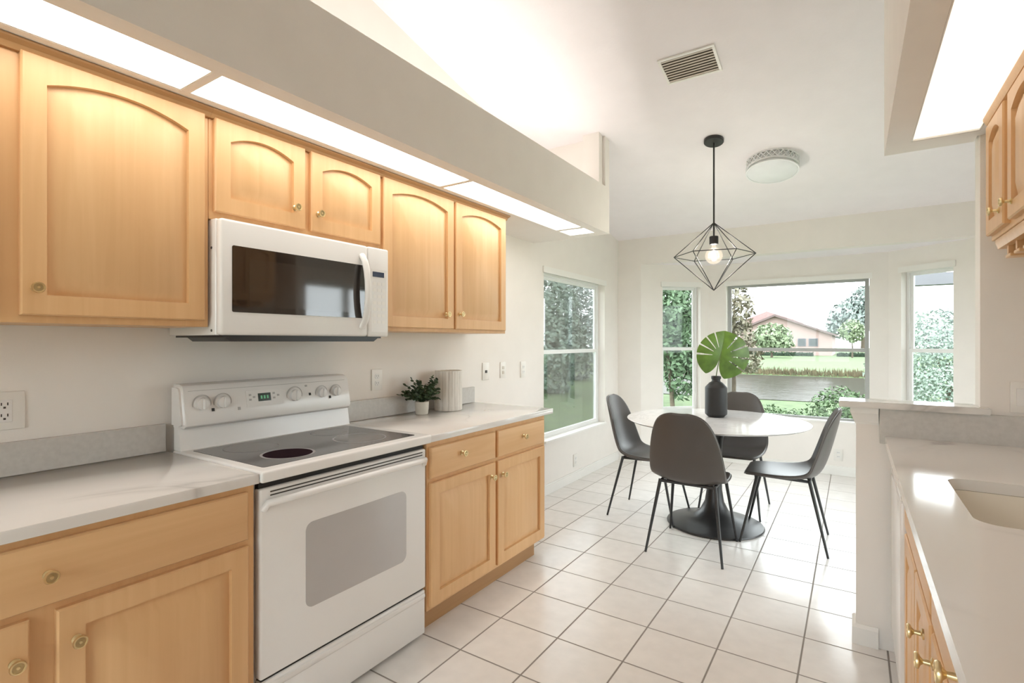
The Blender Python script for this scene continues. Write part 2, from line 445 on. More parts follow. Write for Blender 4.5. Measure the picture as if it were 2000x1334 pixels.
# ------------------------------------------------------------------ windows
def window(n, A, B, z0, z1, zmid, frame_mat, fw, rec=0.075, bot=None):
    """single-hung window in the opening A..B (inner wall face), glass set back in the wall"""
    A = Vector(A); B = Vector(B); L = (B - A).length; d = (B - A) / L; nn = Vector((-d.y, d.x))
    root = bpy.data.objects.new('window_%d' % n, None); COL.objects.link(root)
    root.location = (*((A + B) / 2), z0); root['kind'] = 'structure'
    def bar(bm, u0, u1, za, zb, w0, w1):
        pts = [A + d * u0 + nn * w0, A + d * u1 + nn * w0, A + d * u1 + nn * w1, A + d * u0 + nn * w1]
        prism(bm, [(p.x, p.y) for p in pts], 'z', za, zb)
    bot = fw if bot is None else bot
    e = 0.002
    f = nb()
    bar(f, e, fw, z0 + e, z1 - e, rec, rec + 0.044); bar(f, L - fw, L - e, z0 + e, z1 - e, rec, rec + 0.044)
    bar(f, fw, L - fw, z0 + e, z0 + bot, rec, rec + 0.044); bar(f, fw, L - fw, z1 - fw, z1 - e, rec, rec + 0.044)
    obj('window_frame', f, frame_mat, root, 0)
    s = nb(); sw = 0.026
    zl = z0 + bot
    for za, zb, w in ((zmid - 0.018, z1 - fw, rec + 0.022), (zl, zmid + 0.018, rec + 0.004)):
        bar(s, fw, fw + sw, za, zb, w, w + 0.016); bar(s, L - fw - sw, L - fw, za, zb, w, w + 0.016)
        bar(s, fw + sw, L - fw - sw, za, za + (0.036 if za > zl + 0.1 else sw), w, w + 0.016)
        bar(s, fw + sw, L - fw - sw, zb - (0.036 if zb < z1 - fw - 0.1 else sw), zb, w, w + 0.016)
    obj('window_sash', s, frame_mat, root, 0)
    for za, zb, w in ((zmid + 0.018, z1 - fw - sw, rec + 0.029), (zl + sw, zmid - 0.018, rec + 0.011)):
        g = nb(); bar(g, fw + sw, L - fw - sw, za, zb, w, w + 0.003); obj('window_pane', g, 'pane', root, 0)
    k = nb(); bar(k, 0.002, L - 0.002, z0 + 0.001, z0 + 0.018, -0.022, rec - 0.001); obj('window_sill', k, 'trim', root, 0)
    h = nb(); bar(h, -0.02, L + 0.02, z1 - 0.02, z1 + 0.035, -0.014, -0.002); obj('window_head', h, 'trim', root, 0)
    return root
def seg(A, B, u0, u1):
    A = Vector(A); B = Vector(B); d = (B - A).normalized()
    return A + d * u0, A + d * u1
window(1, (0, LW0), (0, LW1), LZ0, LZ1, 1.262, 'vinyl', 0.032)
window(2, *seg(P0, P1, 0.258, 0.721), BZ0, BZ1, 1.275, 'vinyl', 0.022, bot=0.05)
window(3, *seg(P1, P2, 0.197, 1.533), BZ0, BZ1, 1.272, 'alu', 0.012, bot=0.014)
window(4, *seg(P2, P3, 0.12, 0.56), BZ0, BZ1 + 0.03, 1.275, 'vinyl', 0.022, bot=0.05)

def sliding_door(n, A, B, z1):
    A = Vector(A); B = Vector(B); L = (B - A).length; d = (B - A) / L; nn = Vector((-d.y, d.x))
    root = bpy.data.objects.new('door_%d' % n, None); COL.objects.link(root)
    root.location = (*((A + B) / 2), 0); root['kind'] = 'structure'
    def bar(bm, u0, u1, za, zb, w0, w1):
        prism(bm, [(p.x, p.y) for p in (A + d * u0 + nn * w0, A + d * u1 + nn * w0, A + d * u1 + nn * w1, A + d * u0 + nn * w1)], 'z', za, zb)
    f = nb(); bar(f, 0.002, 0.05, 0.002, z1 - .002, 0.03, 0.1); bar(f, L - 0.05, L - 0.002, 0.002, z1 - .002, 0.03, 0.1); bar(f, 0.05, L - 0.05, z1 - 0.05, z1 - .002, 0.03, 0.1)
    bar(f, L / 2 - 0.03, L / 2 + 0.03, 0.002, z1 - 0.05, 0.03, 0.1); bar(f, 0.05, L - 0.05, 0.002, 0.05, 0.03, 0.1)
    obj('door_frame', f, 'vinyl', root, 0)
    for a, b in ((0.05, L / 2 - 0.03), (L / 2 + 0.03, L - 0.05)):
        g = nb(); bar(g, a, b, 0.05, z1 - 0.05, 0.06, 0.064); obj('door_pane', g, 'pane', root, 0)
sliding_door(1, (XN, SD1), (XN, SD0), SDZ)
sliding_door(2, (2.25, YR), (0.85, YR), 2.2)  # unseen rear door, added to bring frontal daylight into the kitchen

# ------------------------------------------------------------------ cabinets
def fmap(x0, s):
    """face coordinates (u along the run, v up, w out of the face) to the room"""
    return lambda u, v, w: (x0 + s * w, u, v)
def loops_mesh(bm, loops, cap=True):
    rings = [[bm.verts.new(p) for p in lp] for lp in loops]
    n = len(rings[0])
    for a, b in zip(rings, rings[1:]):
        for k in range(n): bm.faces.new((a[k], a[(k + 1) % n], b[(k + 1) % n], b[k]))
    bm.faces.new(rings[0][::-1])
    if cap: bm.faces.new(rings[-1])
def door_panel(name, F, u0, u1, v0, v1, parent, mat='wood', stile=0.056, rail=0.06, top=0.040, rise=0.0, thick=0.02):
    N = 16
    def outer(ins):
        a, b, c, d = u0 + ins, u1 - ins, v0 + ins, v1 - ins
        return [(a, c), (b, c)] + [(b + (a - b) * k / N, d) for k in range(N + 1)]
    def inner(ins):
        a, b, c = u0 + stile + ins, u1 - stile - ins, v0 + rail + ins
        sp = v1 - top - rise - ins
        W = (b - a) / 2
        out = [(a, c), (b, c)]
        for k in range(N + 1):
            t = 1 - 2 * k / N
            out.append(((a + b) / 2 + W * t, sp + rise * (1 - t * t)))
        return out
    L = [(outer(0.0), 0.0), (outer(0.0), thick - 0.005), (outer(0.004), thick), (inner(0.0), thick), (inner(0.0015), thick - 0.015),
         (inner(0.0095), thick - 0.015), (inner(0.046), thick - 0.001)]
    bm = nb()
    loops_mesh(bm, [[F(p[0], p[1], w) for p in lp] for lp, w in L])
    return obj(name, bm, mat, parent, 30)
def slab_front(name, F, u0, u1, v0, v1, parent, mat='wood_h', thick=0.02):
    bm = nb()
    L = []
    for ins, w in ((0, 0), (0, thick - 0.008), (0.004, thick - 0.002), (0.010, thick)):
        L.append([F(p[0], p[1], w) for p in ((u0 + ins, v0 + ins), (u1 - ins, v0 + ins), (u1 - ins, v1 - ins), (u0 + ins, v1 - ins))])
    loops_mesh(bm, L)
    return obj(name, bm, mat, parent, 30)
def knob(F, u, v, parent, r=0.016, w0=0.02, reach=0.03):
    bm = nb()
    c = F(u, v, 0); s = 1 if F(0, 0, 1)[0] > F(0, 0, 0)[0] else -1
    prof = [(0, w0 - 0.001), (r * 0.72, w0 - 0.001), (r * 0.72, w0 + 0.003), (r * 0.36, w0 + 0.006), (r * 0.30, w0 + reach * 0.55), (r * 0.55, w0 + reach * 0.7), (r * 0.96, w0 + reach * 0.78),
            (r, w0 + reach * 0.88), (r * 0.9, w0 + reach), (r * 0.74, w0 + reach), (r * 0.68, w0 + reach - 0.002), (r * 0.26, w0 + reach - 0.002), (r * 0.2, w0 + reach), (0, w0 + reach)]
    lathe(bm, [(a, s * b) for a, b in prof], c, 24, 'x')
    k = obj('knob', bm, 'brass', parent, 40)
    k['label'] = 'round brass knob'
    k.data.materials.append(M['brass_dark'])
    pw = wloc(k)
    for p in k.data.polygons:                       # the sunk middle of the head is a darker brass, with a brass bar across
        y, z = p.center.y + pw.y - u, p.center.z + pw.z - v
        if abs(p.center.x + pw.x - F(u, v, w0 + reach - 0.002)[0]) < 0.0006 and math.hypot(y, z) < r * 0.6: p.material_index = 1
    return k
put_knob = knob
def carcass(parent, x0, x1, y0, y1, z0, z1, name='body'):
    bm = nb(); box(bm, x0, x1, y0, y1, z0, z1, 0.002, 1)
    return obj(name, bm, 'wood', parent, 30)

UZ0, UZ1 = 1.413, 2.178
FU = fmap(0.325, 1)
def crown(parent, x0, y0, y1, s=1):
    bm = nb()
    prism(bm, [(x0, 2.170), (x0 + s * 0.012, 2.170), (x0 + s * 0.022, 2.184), (x0 + s * 0.040, 2.192), (x0 + s * 0.040, 2.1985), (x0, 2.1985)], 'y', y0, y1)
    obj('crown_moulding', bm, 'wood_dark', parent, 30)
def upper_left(label, y0, y1, z0, doors, knobs, rise):
    t = thing('wall_cabinet', label, 'cabinet', (0.16, (y0 + y1) / 2, z0), 'maple wall cabinets along the left wall')
    carcass(t, 0.002, 0.325, y0 + 0.0003, y1 - 0.0003, z0, 2.198)
    crown(t, 0.3255, y0, y1)
    for (a, b, c, d), (ku, kv) in zip(doors, knobs):
        dr = door_panel('door', FU, a, b, c, d, t, rise=rise(b - a), rail=0.058)
        put_knob(FU, ku, kv, dr)
    return t
rs = lambda w: 0.085 * w + 0.005
upper_left('big maple wall cabinet with one arched door, left of the white microwave', -2.15, -0.8205, UZ0,
           [(-2.10, -1.39, 1.435, 2.176), (-1.331, -0.839, 1.435, 2.176)], [(-1.45, 1.512), (-1.300, 1.512)], lambda w: 0.040)
upper_left('short maple wall cabinet with two arched doors above the microwave', -0.820, -0.0075, 1.806,
           [(-0.806, -0.434, 1.834, 2.176), (-0.407, -0.018, 1.834, 2.176)], [(-0.486, 1.913), (-0.373, 1.910)], lambda w: 0.034)
upper_left('maple wall cabinet with two tall arched doors, right of the microwave', -0.007, 1.097, UZ0,
           [(0.002, 0.540, 1.432, 2.176), (0.558, 1.076, 1.432, 2.176)], [(0.466, 1.514), (0.590, 1.520)], lambda w: 0.036)

FB = fmap(0.63, 1)
CZ0, CZ1 = 0.895, 0.927
def base_cab(label, y0, y1, drawers, doors, group):
    t = thing('base_cabinet', label, 'cabinet', (0.3, (y0 + y1) / 2, 0), group)
    carcass(t, 0.002, 0.63, y0, y1, 0.108, CZ0 - 0.001)
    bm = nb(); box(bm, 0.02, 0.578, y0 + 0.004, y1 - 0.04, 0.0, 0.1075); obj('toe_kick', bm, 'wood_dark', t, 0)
    for (a, b, c, d), ks in drawers:
        dr = slab_front('drawer', FB, a, b, c, d, t)
        for ku, kv in ks: put_knob(FB, ku, kv, dr)
    for (a, b, c, d), ks in doors:
        dr = door_panel('door', FB, a, b, c, d, t, rise=0.0, top=0.056)
        for ku, kv in ks: put_knob(FB, ku, kv, dr)
    return t
base_cab('maple base cabinet with one wide drawer over doors, left of the range', -2.15, -0.826,
         [((-2.10, -0.853, 0.719, 0.873), [(-1.352, 0.795)])],
         [((-1.335, -0.853, 0.125, 0.700), [(-1.297, 0.614)]), ((-2.10, -1.385, 0.125, 0.700), [(-1.412, 0.610)])], 'base cabinets on the left wall')
base_cab('maple base cabinet with two drawers and two doors, right of the range', -0.001, 1.090,
         [((0.012, 0.528, 0.722, 0.868), [(0.232, 0.806)]), ((0.552, 1.062, 0.722, 0.868), [(0.806, 0.802)])],
         [((0.012, 0.528, 0.128, 0.702), [(0.484, 0.630)]), ((0.552, 1.062, 0.128, 0.702), [(0.590, 0.624)])], 'base cabinets on the left wall')

# countertops and backsplashes, left wall
def ctop(label, y0, y1):
    bm = nb(); box(bm, 0.002, 0.657, y0, y1, CZ0, CZ1, 0.003, 2)
    return tag(obj('countertop', bm, 'quartz', None, 30), label, 'countertop', 'white quartz countertops')
ctop('white veined quartz countertop left of the range, under the corner outlet', -2.15, -0.822)
ctop('white quartz countertop right of the range carrying the potted plant', -0.003, 1.160)
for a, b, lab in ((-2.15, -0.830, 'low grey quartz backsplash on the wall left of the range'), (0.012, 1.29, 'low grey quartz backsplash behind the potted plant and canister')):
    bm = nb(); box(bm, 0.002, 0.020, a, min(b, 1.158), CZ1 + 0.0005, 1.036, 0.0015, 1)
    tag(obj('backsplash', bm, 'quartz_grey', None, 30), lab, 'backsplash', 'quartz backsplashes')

# ------------------------------------------------------------------ range
rg = thing('electric_range', 'white freestanding electric range with glass cooktop between the base cabinets', 'stove', (0.33, -0.41, 0))
bm = nb(); box(bm, 0.03, 0.600, -0.812, -0.014, 0.012, 0.893, 0.003, 1); obj('body', bm, 'appl', rg)
for fx in (0.08, 0.55):
    for fy in (-0.76, -0.07):
        bm = nb(); lathe(bm, [(0, 0), (0.02, 0), (0.018, 0.012), (0, 0.012)], (fx, fy, 0), 16); obj('foot', bm, 'black', rg, 40)
bm = nb(); box(bm, 0.05, 0.668, -0.8205, -0.0045, 0.8945, 0.934, 0.008, 3); ct = obj('cooktop', bm, 'appl', rg)
ct['label'] = 'black ceramic glass cooktop in a white rim'
bm = nb(); prism(bm, rrect(0.128, 0.616, -0.785, -0.058, 0.012), 'z', 0.933, 0.9352); gt = obj('cooktop_glass', bm, 'glass_top', ct, 0)
def burner(cx, cy, r, disc, ringw):
    bm = nb(); lathe(bm, [(0, 0), (r, 0), (r, 0.0004), (0, 0.0004)], (cx, cy, 0.9352), 48)
    obj('burner', bm, disc, ct, 0)
    bm = nb(); lathe(bm, [(r, 0), (r + ringw, 0), (r + ringw, 0.0005), (r, 0.0005), (r, 0)], (cx, cy, 0.9352), 64)
    obj('burner_ring', bm, 'ring', ct, 0)
burner(0.485, -0.608, 0.088, 'burner', 0.009)
burner(0.46, -0.245, 0.108, 'burner_soft', 0.006)
burner(0.255, -0.620, 0.098, 'burner_soft', 0.004)
burner(0.235, -0.235, 0.078, 'burner_soft', 0.004)
# backguard: white riser with an overhanging control panel
bm = nb(); prism(bm, [(0.05, 0.934), (0.105, 0.934), (0.088, 1.032), (0.05, 1.032)], 'y', -0.815, -0.012); obj('riser', bm, 'appl', rg, 30)
bm = nb()
prof = [(0.024, 1.020), (0.110, 1.020), (0.126, 1.030), (0.128, 1.045), (0.104, 1.172), (0.092, 1.186), (0.070, 1.191), (0.024, 1.191)]
prism(bm, prof, 'y', -0.818, -0.016)
eds = [e for e in bm.edges if abs(e.verts[0].co.y - e.verts[1].co.y) < 1e-6]
bmesh.ops.bevel(bm, geom=eds, offset=0.012, segments=3, affect='EDGES')
bgd = obj('control_panel', bm, 'appl', rg, 35)
def bgx(z): return 0.128 - (z - 1.045) * (0.024 / 0.127)
for ky, kr in ((-0.743, 0.030), (-0.662, 0.030), (-0.335, 0.033), (-0.190, 0.028), (-0.108, 0.028)):
    z = 1.112; x = bgx(z)
    bm = nb(); lathe(bm, [(kr, -0.001), (kr, 0.002), (kr * 0.82, 0.005), (kr * 0.78, 0.018), (kr * 0.6, 0.021), (0, 0.021)], (x, ky, z), 32, 'x')
    kb = obj('knob', bm, 'appl', bgd, 40)
    bm = nb(); box(bm, x + 0.019, x + 0.028, ky - 0.004, ky + 0.004, z - kr * 0.72, z + kr * 0.72, 0.002, 1); obj('knob_grip', bm, 'appl', kb)
    bm = nb(); lathe(bm, [(kr * 1.14, 0), (kr * 1.22, 0), (kr * 1.22, 0.0012), (kr * 1.14, 0.0012), (kr * 1.14, 0)], (x + 0.0006, ky, z), 40, 'x'); obj('knob_dial', bm, 'mark', bgd, 0)
def panel_plate(name, mat, y0, y1, z0, z1, lift, parent=bgd):
    bm = nb()
    p = [(bgx(z0) + 0.0, z0), (bgx(z0) + lift, z0), (bgx(z1) + lift, z1), (bgx(z1) + 0.0, z1)]
    prism(bm, p, 'y', y0, y1); return obj(name, bm, mat, parent, 0)
panel_plate('keypad', 'appl_dim', -0.562, -0.392, 1.078, 1.148, 0.0016)
dsp = panel_plate('clock_display', 'screen_green', -0.510, -0.452, 1.100, 1.134, 0.003)
dsp['label'] = 'dark green clock display'
for k in range(3):
    y = -0.499 + 0.014 * k
    panel_plate('display_digit', 'digit', y, y + 0.008, 1.110, 1.124, 0.0035, dsp)
for j, (yy, zz) in enumerate([(-0.545, 1.130), (-0.545, 1.110), (-0.528, 1.120), (-0.436, 1.130), (-0.436, 1.110), (-0.416, 1.120), (-0.300 + .03, 1.150)]):
    panel_plate('button', 'mark', yy - 0.005, yy + 0.005, zz - 0.004, zz + 0.004, 0.0028)
for yy, zz in ((-0.702, 1.085), (-0.596, 1.079), (-0.254, 1.110), (-0.144, 1.087)):
    panel_plate('indicator_light', 'black' if yy != -0.596 else 'mark', yy - 0.005, yy + 0.005, zz - 0.006, zz + 0.006, 0.003)
panel_plate('panel_outline', 'mark', -0.790, -0.046, 1.164, 1.1655, 0.0012)
# dark vent gap under the cooktop, oven door and drawer
bm = nb(); box(bm, 0.600, 0.622, -0.806, -0.018, 0.860, 0.8945); obj('vent_gap', bm, 'black', rg, 0)
bm = nb(); box(bm, 0.601, 0.640, -0.810, -0.016, 0.232, 0.868, 0.008, 3); od = obj('oven_door', bm, 'appl', rg)
od['label'] = 'white oven door with a grey window'
bm = nb(); prism(bm, rrect(-0.640, -0.142, 0.400, 0.708, 0.03), 'x', 0.6395, 0.6415); obj('oven_window', bm, 'oven_glass', od, 0)
for z in (0.843, 0.855):
    bm = nb(); box(bm, 0.6395, 0.6412, -0.775, -0.040, z - 0.0022, z + 0.0022); obj('vent_slot', bm, 'slot', od, 0)
pts = [(0.638, -0.797, 0.800)]
for k in range(13):
    t = k / 12; y = -0.790 + 0.755 * t
    pts.append((0.652 + 0.036 * math.sin(PI * min(1, max(0, t))) ** 0.45, y, 0.822 + 0.010 * math.sin(PI * t) ** 0.5))
pts.append((0.638, -0.028, 0.800))
bm = nb(); tube(bm, pts, 0.013, 12); obj('door_handle', bm, 'appl', od, 60)
bm = nb(); box(bm, 0.601, 0.636, -0.809, -0.017, 0.022, 0.222, 0.006, 2)
prism(bm, [(0.630, 0.178), (0.636, 0.182), (0.644, 0.196), (0.642, 0.208), (0.630, 0.212)], 'y', -0.80, -0.025)
obj('storage_drawer', bm, 'appl', rg, 40)
bm = nb(); box(bm, 0.600, 0.628, -0.800, -0.024, 0.215, 0.234); obj('drawer_gap', bm, 'black', rg, 0)

# ------------------------------------------------------------------ microwave
mw = thing('microwave_oven', 'white over-the-range microwave with dark window hung under the short cabinet', 'microwave', (0.2, -0.41, 1.36))
bm = nb(); box(bm, 0.006, 0.362, -0.814, -0.018, 1.383, 1.8045, 0.003, 1)
box(bm, 0.30, 0.362, -0.8145, -0.8135, 1.69, 1.70)
obj('body', bm, 'appl', mw)
for zz in (1.40, 1.70):
    bm = nb(); lathe(bm, [(0, -0.001), (0.005, -0.001), (0.005, 0.001), (0, 0.001)], (0.335, -0.8145, zz), 12, 'y'); obj('screw', bm, 'slot', mw, 0)
bm = nb(); box(bm, 0.364, 0.400, -0.816, -0.146, 1.383, 1.803, 0.012, 3); md = obj('door', bm, 'appl', mw)
bm = nb(); prism(bm, rrect(-0.775, -0.158, 1.467, 1.709, 0.006, 3), 'x', 0.399, 0.4025)
dw = obj('door_window', bm, 'mw_glass', md, 0)
bm = nb(); prism(bm, rrect(-0.712, -0.215, 1.490, 1.668, 0.004, 3), 'x', 0.4024, 0.4029)
obj('window_screen', bm, 'mw_mesh', md, 0)
hp = [(0.400, -0.182, 1.755)] + [(0.406 + 0.036 * math.sin(PI * k / 12) ** 0.6, -0.182, 1.748 - 0.318 * k / 12) for k in range(13)] + [(0.400, -0.182, 1.423)]
bm = nb(); tube(bm, hp, 0.0125, 12)
for v in bm.verts: v.co.y = -0.182 + (v.co.y + 0.182) * 1.3
obj('door_handle', bm, 'appl', md, 60)
bm = nb(); box(bm, 0.364, 0.400, -0.144, -0.018, 1.383, 1.803, 0.010, 3); cp = obj('control_panel', bm, 'appl', mw)
bm = nb(); box(bm, 0.3995, 0.4010, -0.128, -0.036, 1.405, 1.700, 0.0); obj('keypad', bm, 'appl_dim', cp, 0)
bm = nb(); box(bm, 0.4005, 0.4022, -0.120, -0.050, 1.664, 1.688); ds = obj('clock_display', bm, 'screen', cp, 0); ds['label'] = 'small navy clock display'
for r_ in range(7):
    for c_ in range(3):
        y = -0.118 + 0.027 * c_; z = 1.625 - 0.030 * r_
        bm = nb(); box(bm, 0.4008, 0.4016, y, y + 0.018, z, z + 0.014); obj('button', bm, 'plate', cp, 0)
bm = nb(); box(bm, 0.03, 0.385, -0.800, -0.055, 1.3755, 1.3835); prism(bm, [(-0.790, 1.376), (-0.770, 1.360), (-0.095, 1.360), (-0.070, 1.376)], 'x', 0.10, 0.380)
gr = obj('vent_grille', bm, 'black_metal', mw, 0); gr['label'] = 'black vent grille on the underside'

# ------------------------------------------------------------------ outlets and plates
def plate_x(name, label, y, z, w, h, kind, x=0.0, s=1, group='white wall plates on the left wall', cat='outlet'):
    t = thing(name, label, cat, (x, y, z), group)
    def bx(bm, d0, d1, a0, a1, b0, b1, bev=0.0):
        xa, xb = x + s * d0, x + s * d1
        return box(bm, min(xa, xb), max(xa, xb), y + a0, y + a1, z + b0, z + b1, bev, 2)
    bm = nb(); bx(bm, 0.0005, 0.007, -w / 2, w / 2, -h / 2, h / 2, 0.002); obj('plate', bm, 'plate', t)
    if kind == 'decora':
        bm = nb(); bx(bm, 0.006, 0.009, -0.018, 0.018, -0.036, 0.036, 0.001); r = obj('receptacle', bm, 'appl', t)
        for zz in (0.018, -0.018):
            bm = nb()
            bx(bm, 0.0088, 0.0098, -0.009, -0.006, zz, zz + 0.009); bx(bm, 0.0088, 0.0098, 0.006, 0.009, zz, zz + 0.009); bx(bm, 0.0088, 0.0098, -0.003, 0.003, zz - 0.010, zz - 0.004)
            obj('slots', bm, 'slot', t, 0)
    elif kind == 'duplex':
        for zz in (0.02, -0.02):
            bm = nb(); prism(bm, [(y + a, z + zz + b) for a, b in rrect(-0.016, 0.016, -0.014, 0.014, 0.009, 4)], 'x', min(x + s * .0065, x + s * .009), max(x + s * .0065, x + s * .009)); obj('receptacle', bm, 'appl_dim', t, 0)
            bm = nb(); bx(bm, 0.0088, 0.0098, -0.008, -0.005, zz - 0.002, zz + 0.007); bx(bm, 0.0088, 0.0098, 0.005, 0.008, zz - 0.002, zz + 0.007); bx(bm, 0.0088, 0.0098, -0.002, 0.002, zz - 0.010, zz - 0.006)
            obj('slots', bm, 'mark', t, 0)
    elif kind == 'jack':
        bm = nb(); bx(bm, 0.0065, 0.012, -0.011, 0.011, -0.012, 0.008, 0.001); obj('jack', bm, 'slot', t)
    elif kind == 'toggle':
        for zz in (0.018, -0.018):
            bm = nb(); bx(bm, 0.0065, 0.010, -0.013, 0.013, zz - 0.012, zz + 0.012, 0.001); obj('receptacle', bm, 'vent', t)
    elif kind == 'rocker':
        for yy in (-0.023, 0.023):
            bm = nb(); bx(bm, 0.0065, 0.010, yy - 0.016, yy + 0.016, -0.034, 0.034, 0.002); obj('rocker_switch', bm, 'appl', t)
    return t
plate_x('wall_outlet', 'square white outlet plate at the left edge, above the left countertop', -1.292, 1.137, 0.100, 0.122, 'decora')
plate_x('wall_outlet', 'white duplex outlet between the range and the potted plant', 0.262, 1.141, 0.078, 0.120, 'duplex')
plate_x('wall_jack', 'wall plate with a dark jack, right of the canister', 1.310, 1.139, 0.080, 0.128, 'jack', cat='wall plate')
plate_x('wall_outlet', 'small wall plate between the dark jack and the plate by the window', 1.535, 1.139, 0.072, 0.124, 'toggle')
plate_x('wall_outlet', 'white wall plate nearest the left nook window', 1.830, 1.130, 0.078, 0.130, 'jack' if 0 else 'duplex')
plate_x('wall_outlet', 'low outlet on the left wall beneath the nook window', 2.79, 0.197, 0.078, 0.122, 'duplex')
# outlet on the wall under the bay window
t = thing('wall_outlet', 'low outlet on the wall under the big bay window', 'outlet', (2.15, 4.45, 0.206))
bm = nb(); box(bm, 2.111, 2.189, 4.443, 4.4495, 0.145, 0.267, 0.002, 2); obj('plate', bm, 'plate', t)
for zz in (0.226, 0.186):
    bm = nb(); box(bm, 2.134, 2.166, 4.4405, 4.4435, zz - 0.014, zz + 0.014, 0.001, 1); r = obj('receptacle', bm, 'appl_dim', t)
    bm = nb(); box(bm, 2.142, 2.145, 4.4398, 4.441, zz, zz + 0.007); box(bm, 2.155, 2.158, 4.4398, 4.441, zz, zz + 0.007); obj('slots', bm, 'slot', t, 0)
# switch plate on the wing wall over the sink counter
t = thing('light_switch', 'white double switch plate on the wall right of the bar top', 'light switch', (2.855, 1.03, 1.14))
bm = nb(); box(bm, 2.796, 2.912, 1.0225, 1.0295, 1.079, 1.201, 0.002, 2); obj('plate', bm, 'plate', t)
for xx in (2.831, 2.877):
    bm = nb(); box(bm, xx - 0.017, xx + 0.017, 1.0195, 1.0235, 1.106, 1.174, 0.001, 1); obj('rocker_switch', bm, 'appl', t)

# ------------------------------------------------------------------ plant and canister on the right part of the left counter
random.seed(3)
pt = thing('potted_plant', 'small leafy green plant in a cream pot beside the canister', 'plant', (0.13, 0.498, CZ1))
bm = nb(); lathe(bm, [(0, 0.0), (0.034, 0.0), (0.037, 0.004), (0.042, 0.074), (0.040, 0.076), (0.037, 0.070), (0.0, 0.066)], (0.13, 0.498, CZ1 + 0.0005), 32); obj('pot', bm, 'pot', pt, 40)
bm = nb()
for k in range(60):
    a = random.uniform(0, 2 * PI); el = random.uniform(0.0, 1.15); ln = random.uniform(0.08, 0.16)
    d = Vector((math.cos(a) * math.cos(el), math.sin(a) * math.cos(el), math.sin(el) * 1.0))
    p0 = Vector((0.13, 0.498, CZ1 + 0.065)); p1 = p0 + Vector((d.x, d.y, 0)) * ln * 0.5 + Vector((0, 0, 0.035 + d.z * ln * 0.5)); p2 = p0 + d * ln + Vector((0, 0, 0.02))
    if p2.x < 0.035: p2.x = 0.035 + random.random() * 0.02
    if p2.z < CZ1 + 0.05: p2.z = CZ1 + 0.05
    tube(bm, [p0, p1, p2], 0.0014, 4)
    for j in range(9):
        tt = 0.35 + 0.65 * j / 8
        c = p0.lerp(p1, tt).lerp(p1.lerp(p2, tt), tt)
        n = Vector((random.gauss(0, 1), random.gauss(0, 1), random.gauss(0, 1) + 0.5)).normalized()
        s = n.cross(Vector((0.3, 0.2, 1))).normalized(); u = s.cross(n)
        c = c + s * random.uniform(-0.008, 0.008)
        L_, W_ = random.uniform(0.010, 0.018), random.uniform(0.006, 0.010)
        vs = [bm.verts.new(c + s * a_ * L_ + u * b_ * W_) for a_, b_ in ((-1, 0), (-0.2, 0.9), (0.5, 0.7), (1, 0), (0.5, -0.7), (-0.2, -0.9))]
        for v in vs: v.co.x = max(v.co.x, 0.024)
        bm.faces.new(vs)
obj('foliage', bm, 'herb', pt, 0)
cn = thing('wooden_canister', 'distressed white wooden canister on the counter behind the plant', 'canister', (0.125, 0.745, CZ1))
bm = nb(); n = 14
ring = []
R0 = 0.088
prof = []
for k in range(n * 4):
    a = 2 * PI * k / (n * 4); r = R0 - (0.0025 if k % 4 == 0 else 0)
    prof.append((0.125 + r * math.cos(a), 0.745 + r * math.sin(a)))
prism(bm, prof, 'z', CZ1 + 0.0005, 1.172)
obj('body', bm, 'canister', cn, 0)
bm = nb(); lathe(bm, [(R0 - 0.010, 0.0), (R0 - 0.001, 0.0), (R0 - 0.001, 0.004), (R0 - 0.010, 0.004), (R0 - 0.010, 0.0)], (0.125, 0.745, 1.172), 40); obj('rim', bm, 'canister', cn, 0)

# ------------------------------------------------------------------ light panels
def light_panel(label, x0, x1, y0, y1, mat, group):
    t = thing('ceiling_light', label, 'light panel', ((x0 + x1) / 2, (y0 + y1) / 2, SB))
    if group: t['group'] = group
    bm = nb(); box(bm, x0, x1, y0, y1, SB + 0.008, SB + 0.012); obj('diffuser', bm, mat, t, 0)
    bm = nb()
    e = 0.004
    box(bm, x0, x0 + e, y0, y1, SB + 0.001, SB + 0.008); box(bm, x1 - e, x1, y0, y1, SB + 0.001, SB + 0.008)
    box(bm, x0 + e, x1 - e, y0, y0 + e, SB + 0.001, SB + 0.008); box(bm, x0 + e, x1 - e, y1 - e, y1, SB + 0.001, SB + 0.008)
    obj('frame', bm, 'trim', t, 0)
G = 'light panels under the left soffit'
light_panel('long lit soffit panel nearest the camera above the big cabinet door', 0.401, 0.612, -2.25, -0.946, 'panel_light', G)
light_panel('long lit soffit panel above the microwave cabinet', 0.401, 0.612, -0.921, 0.349, 'panel_light', G)
light_panel('lit soffit panel above the two tall cabinet doors', 0.401, 0.612, 0.373, 1.671, 'panel_light', G)
light_panel('short lit soffit panel at the far end of the left soffit', 0.401, 0.612, 1.716, 1.904, 'panel_light', G)
light_panel('wide warm light panel under the right soffit above the sink', 2.481, 2.699, -1.6, 0.964, 'panel_right', None)

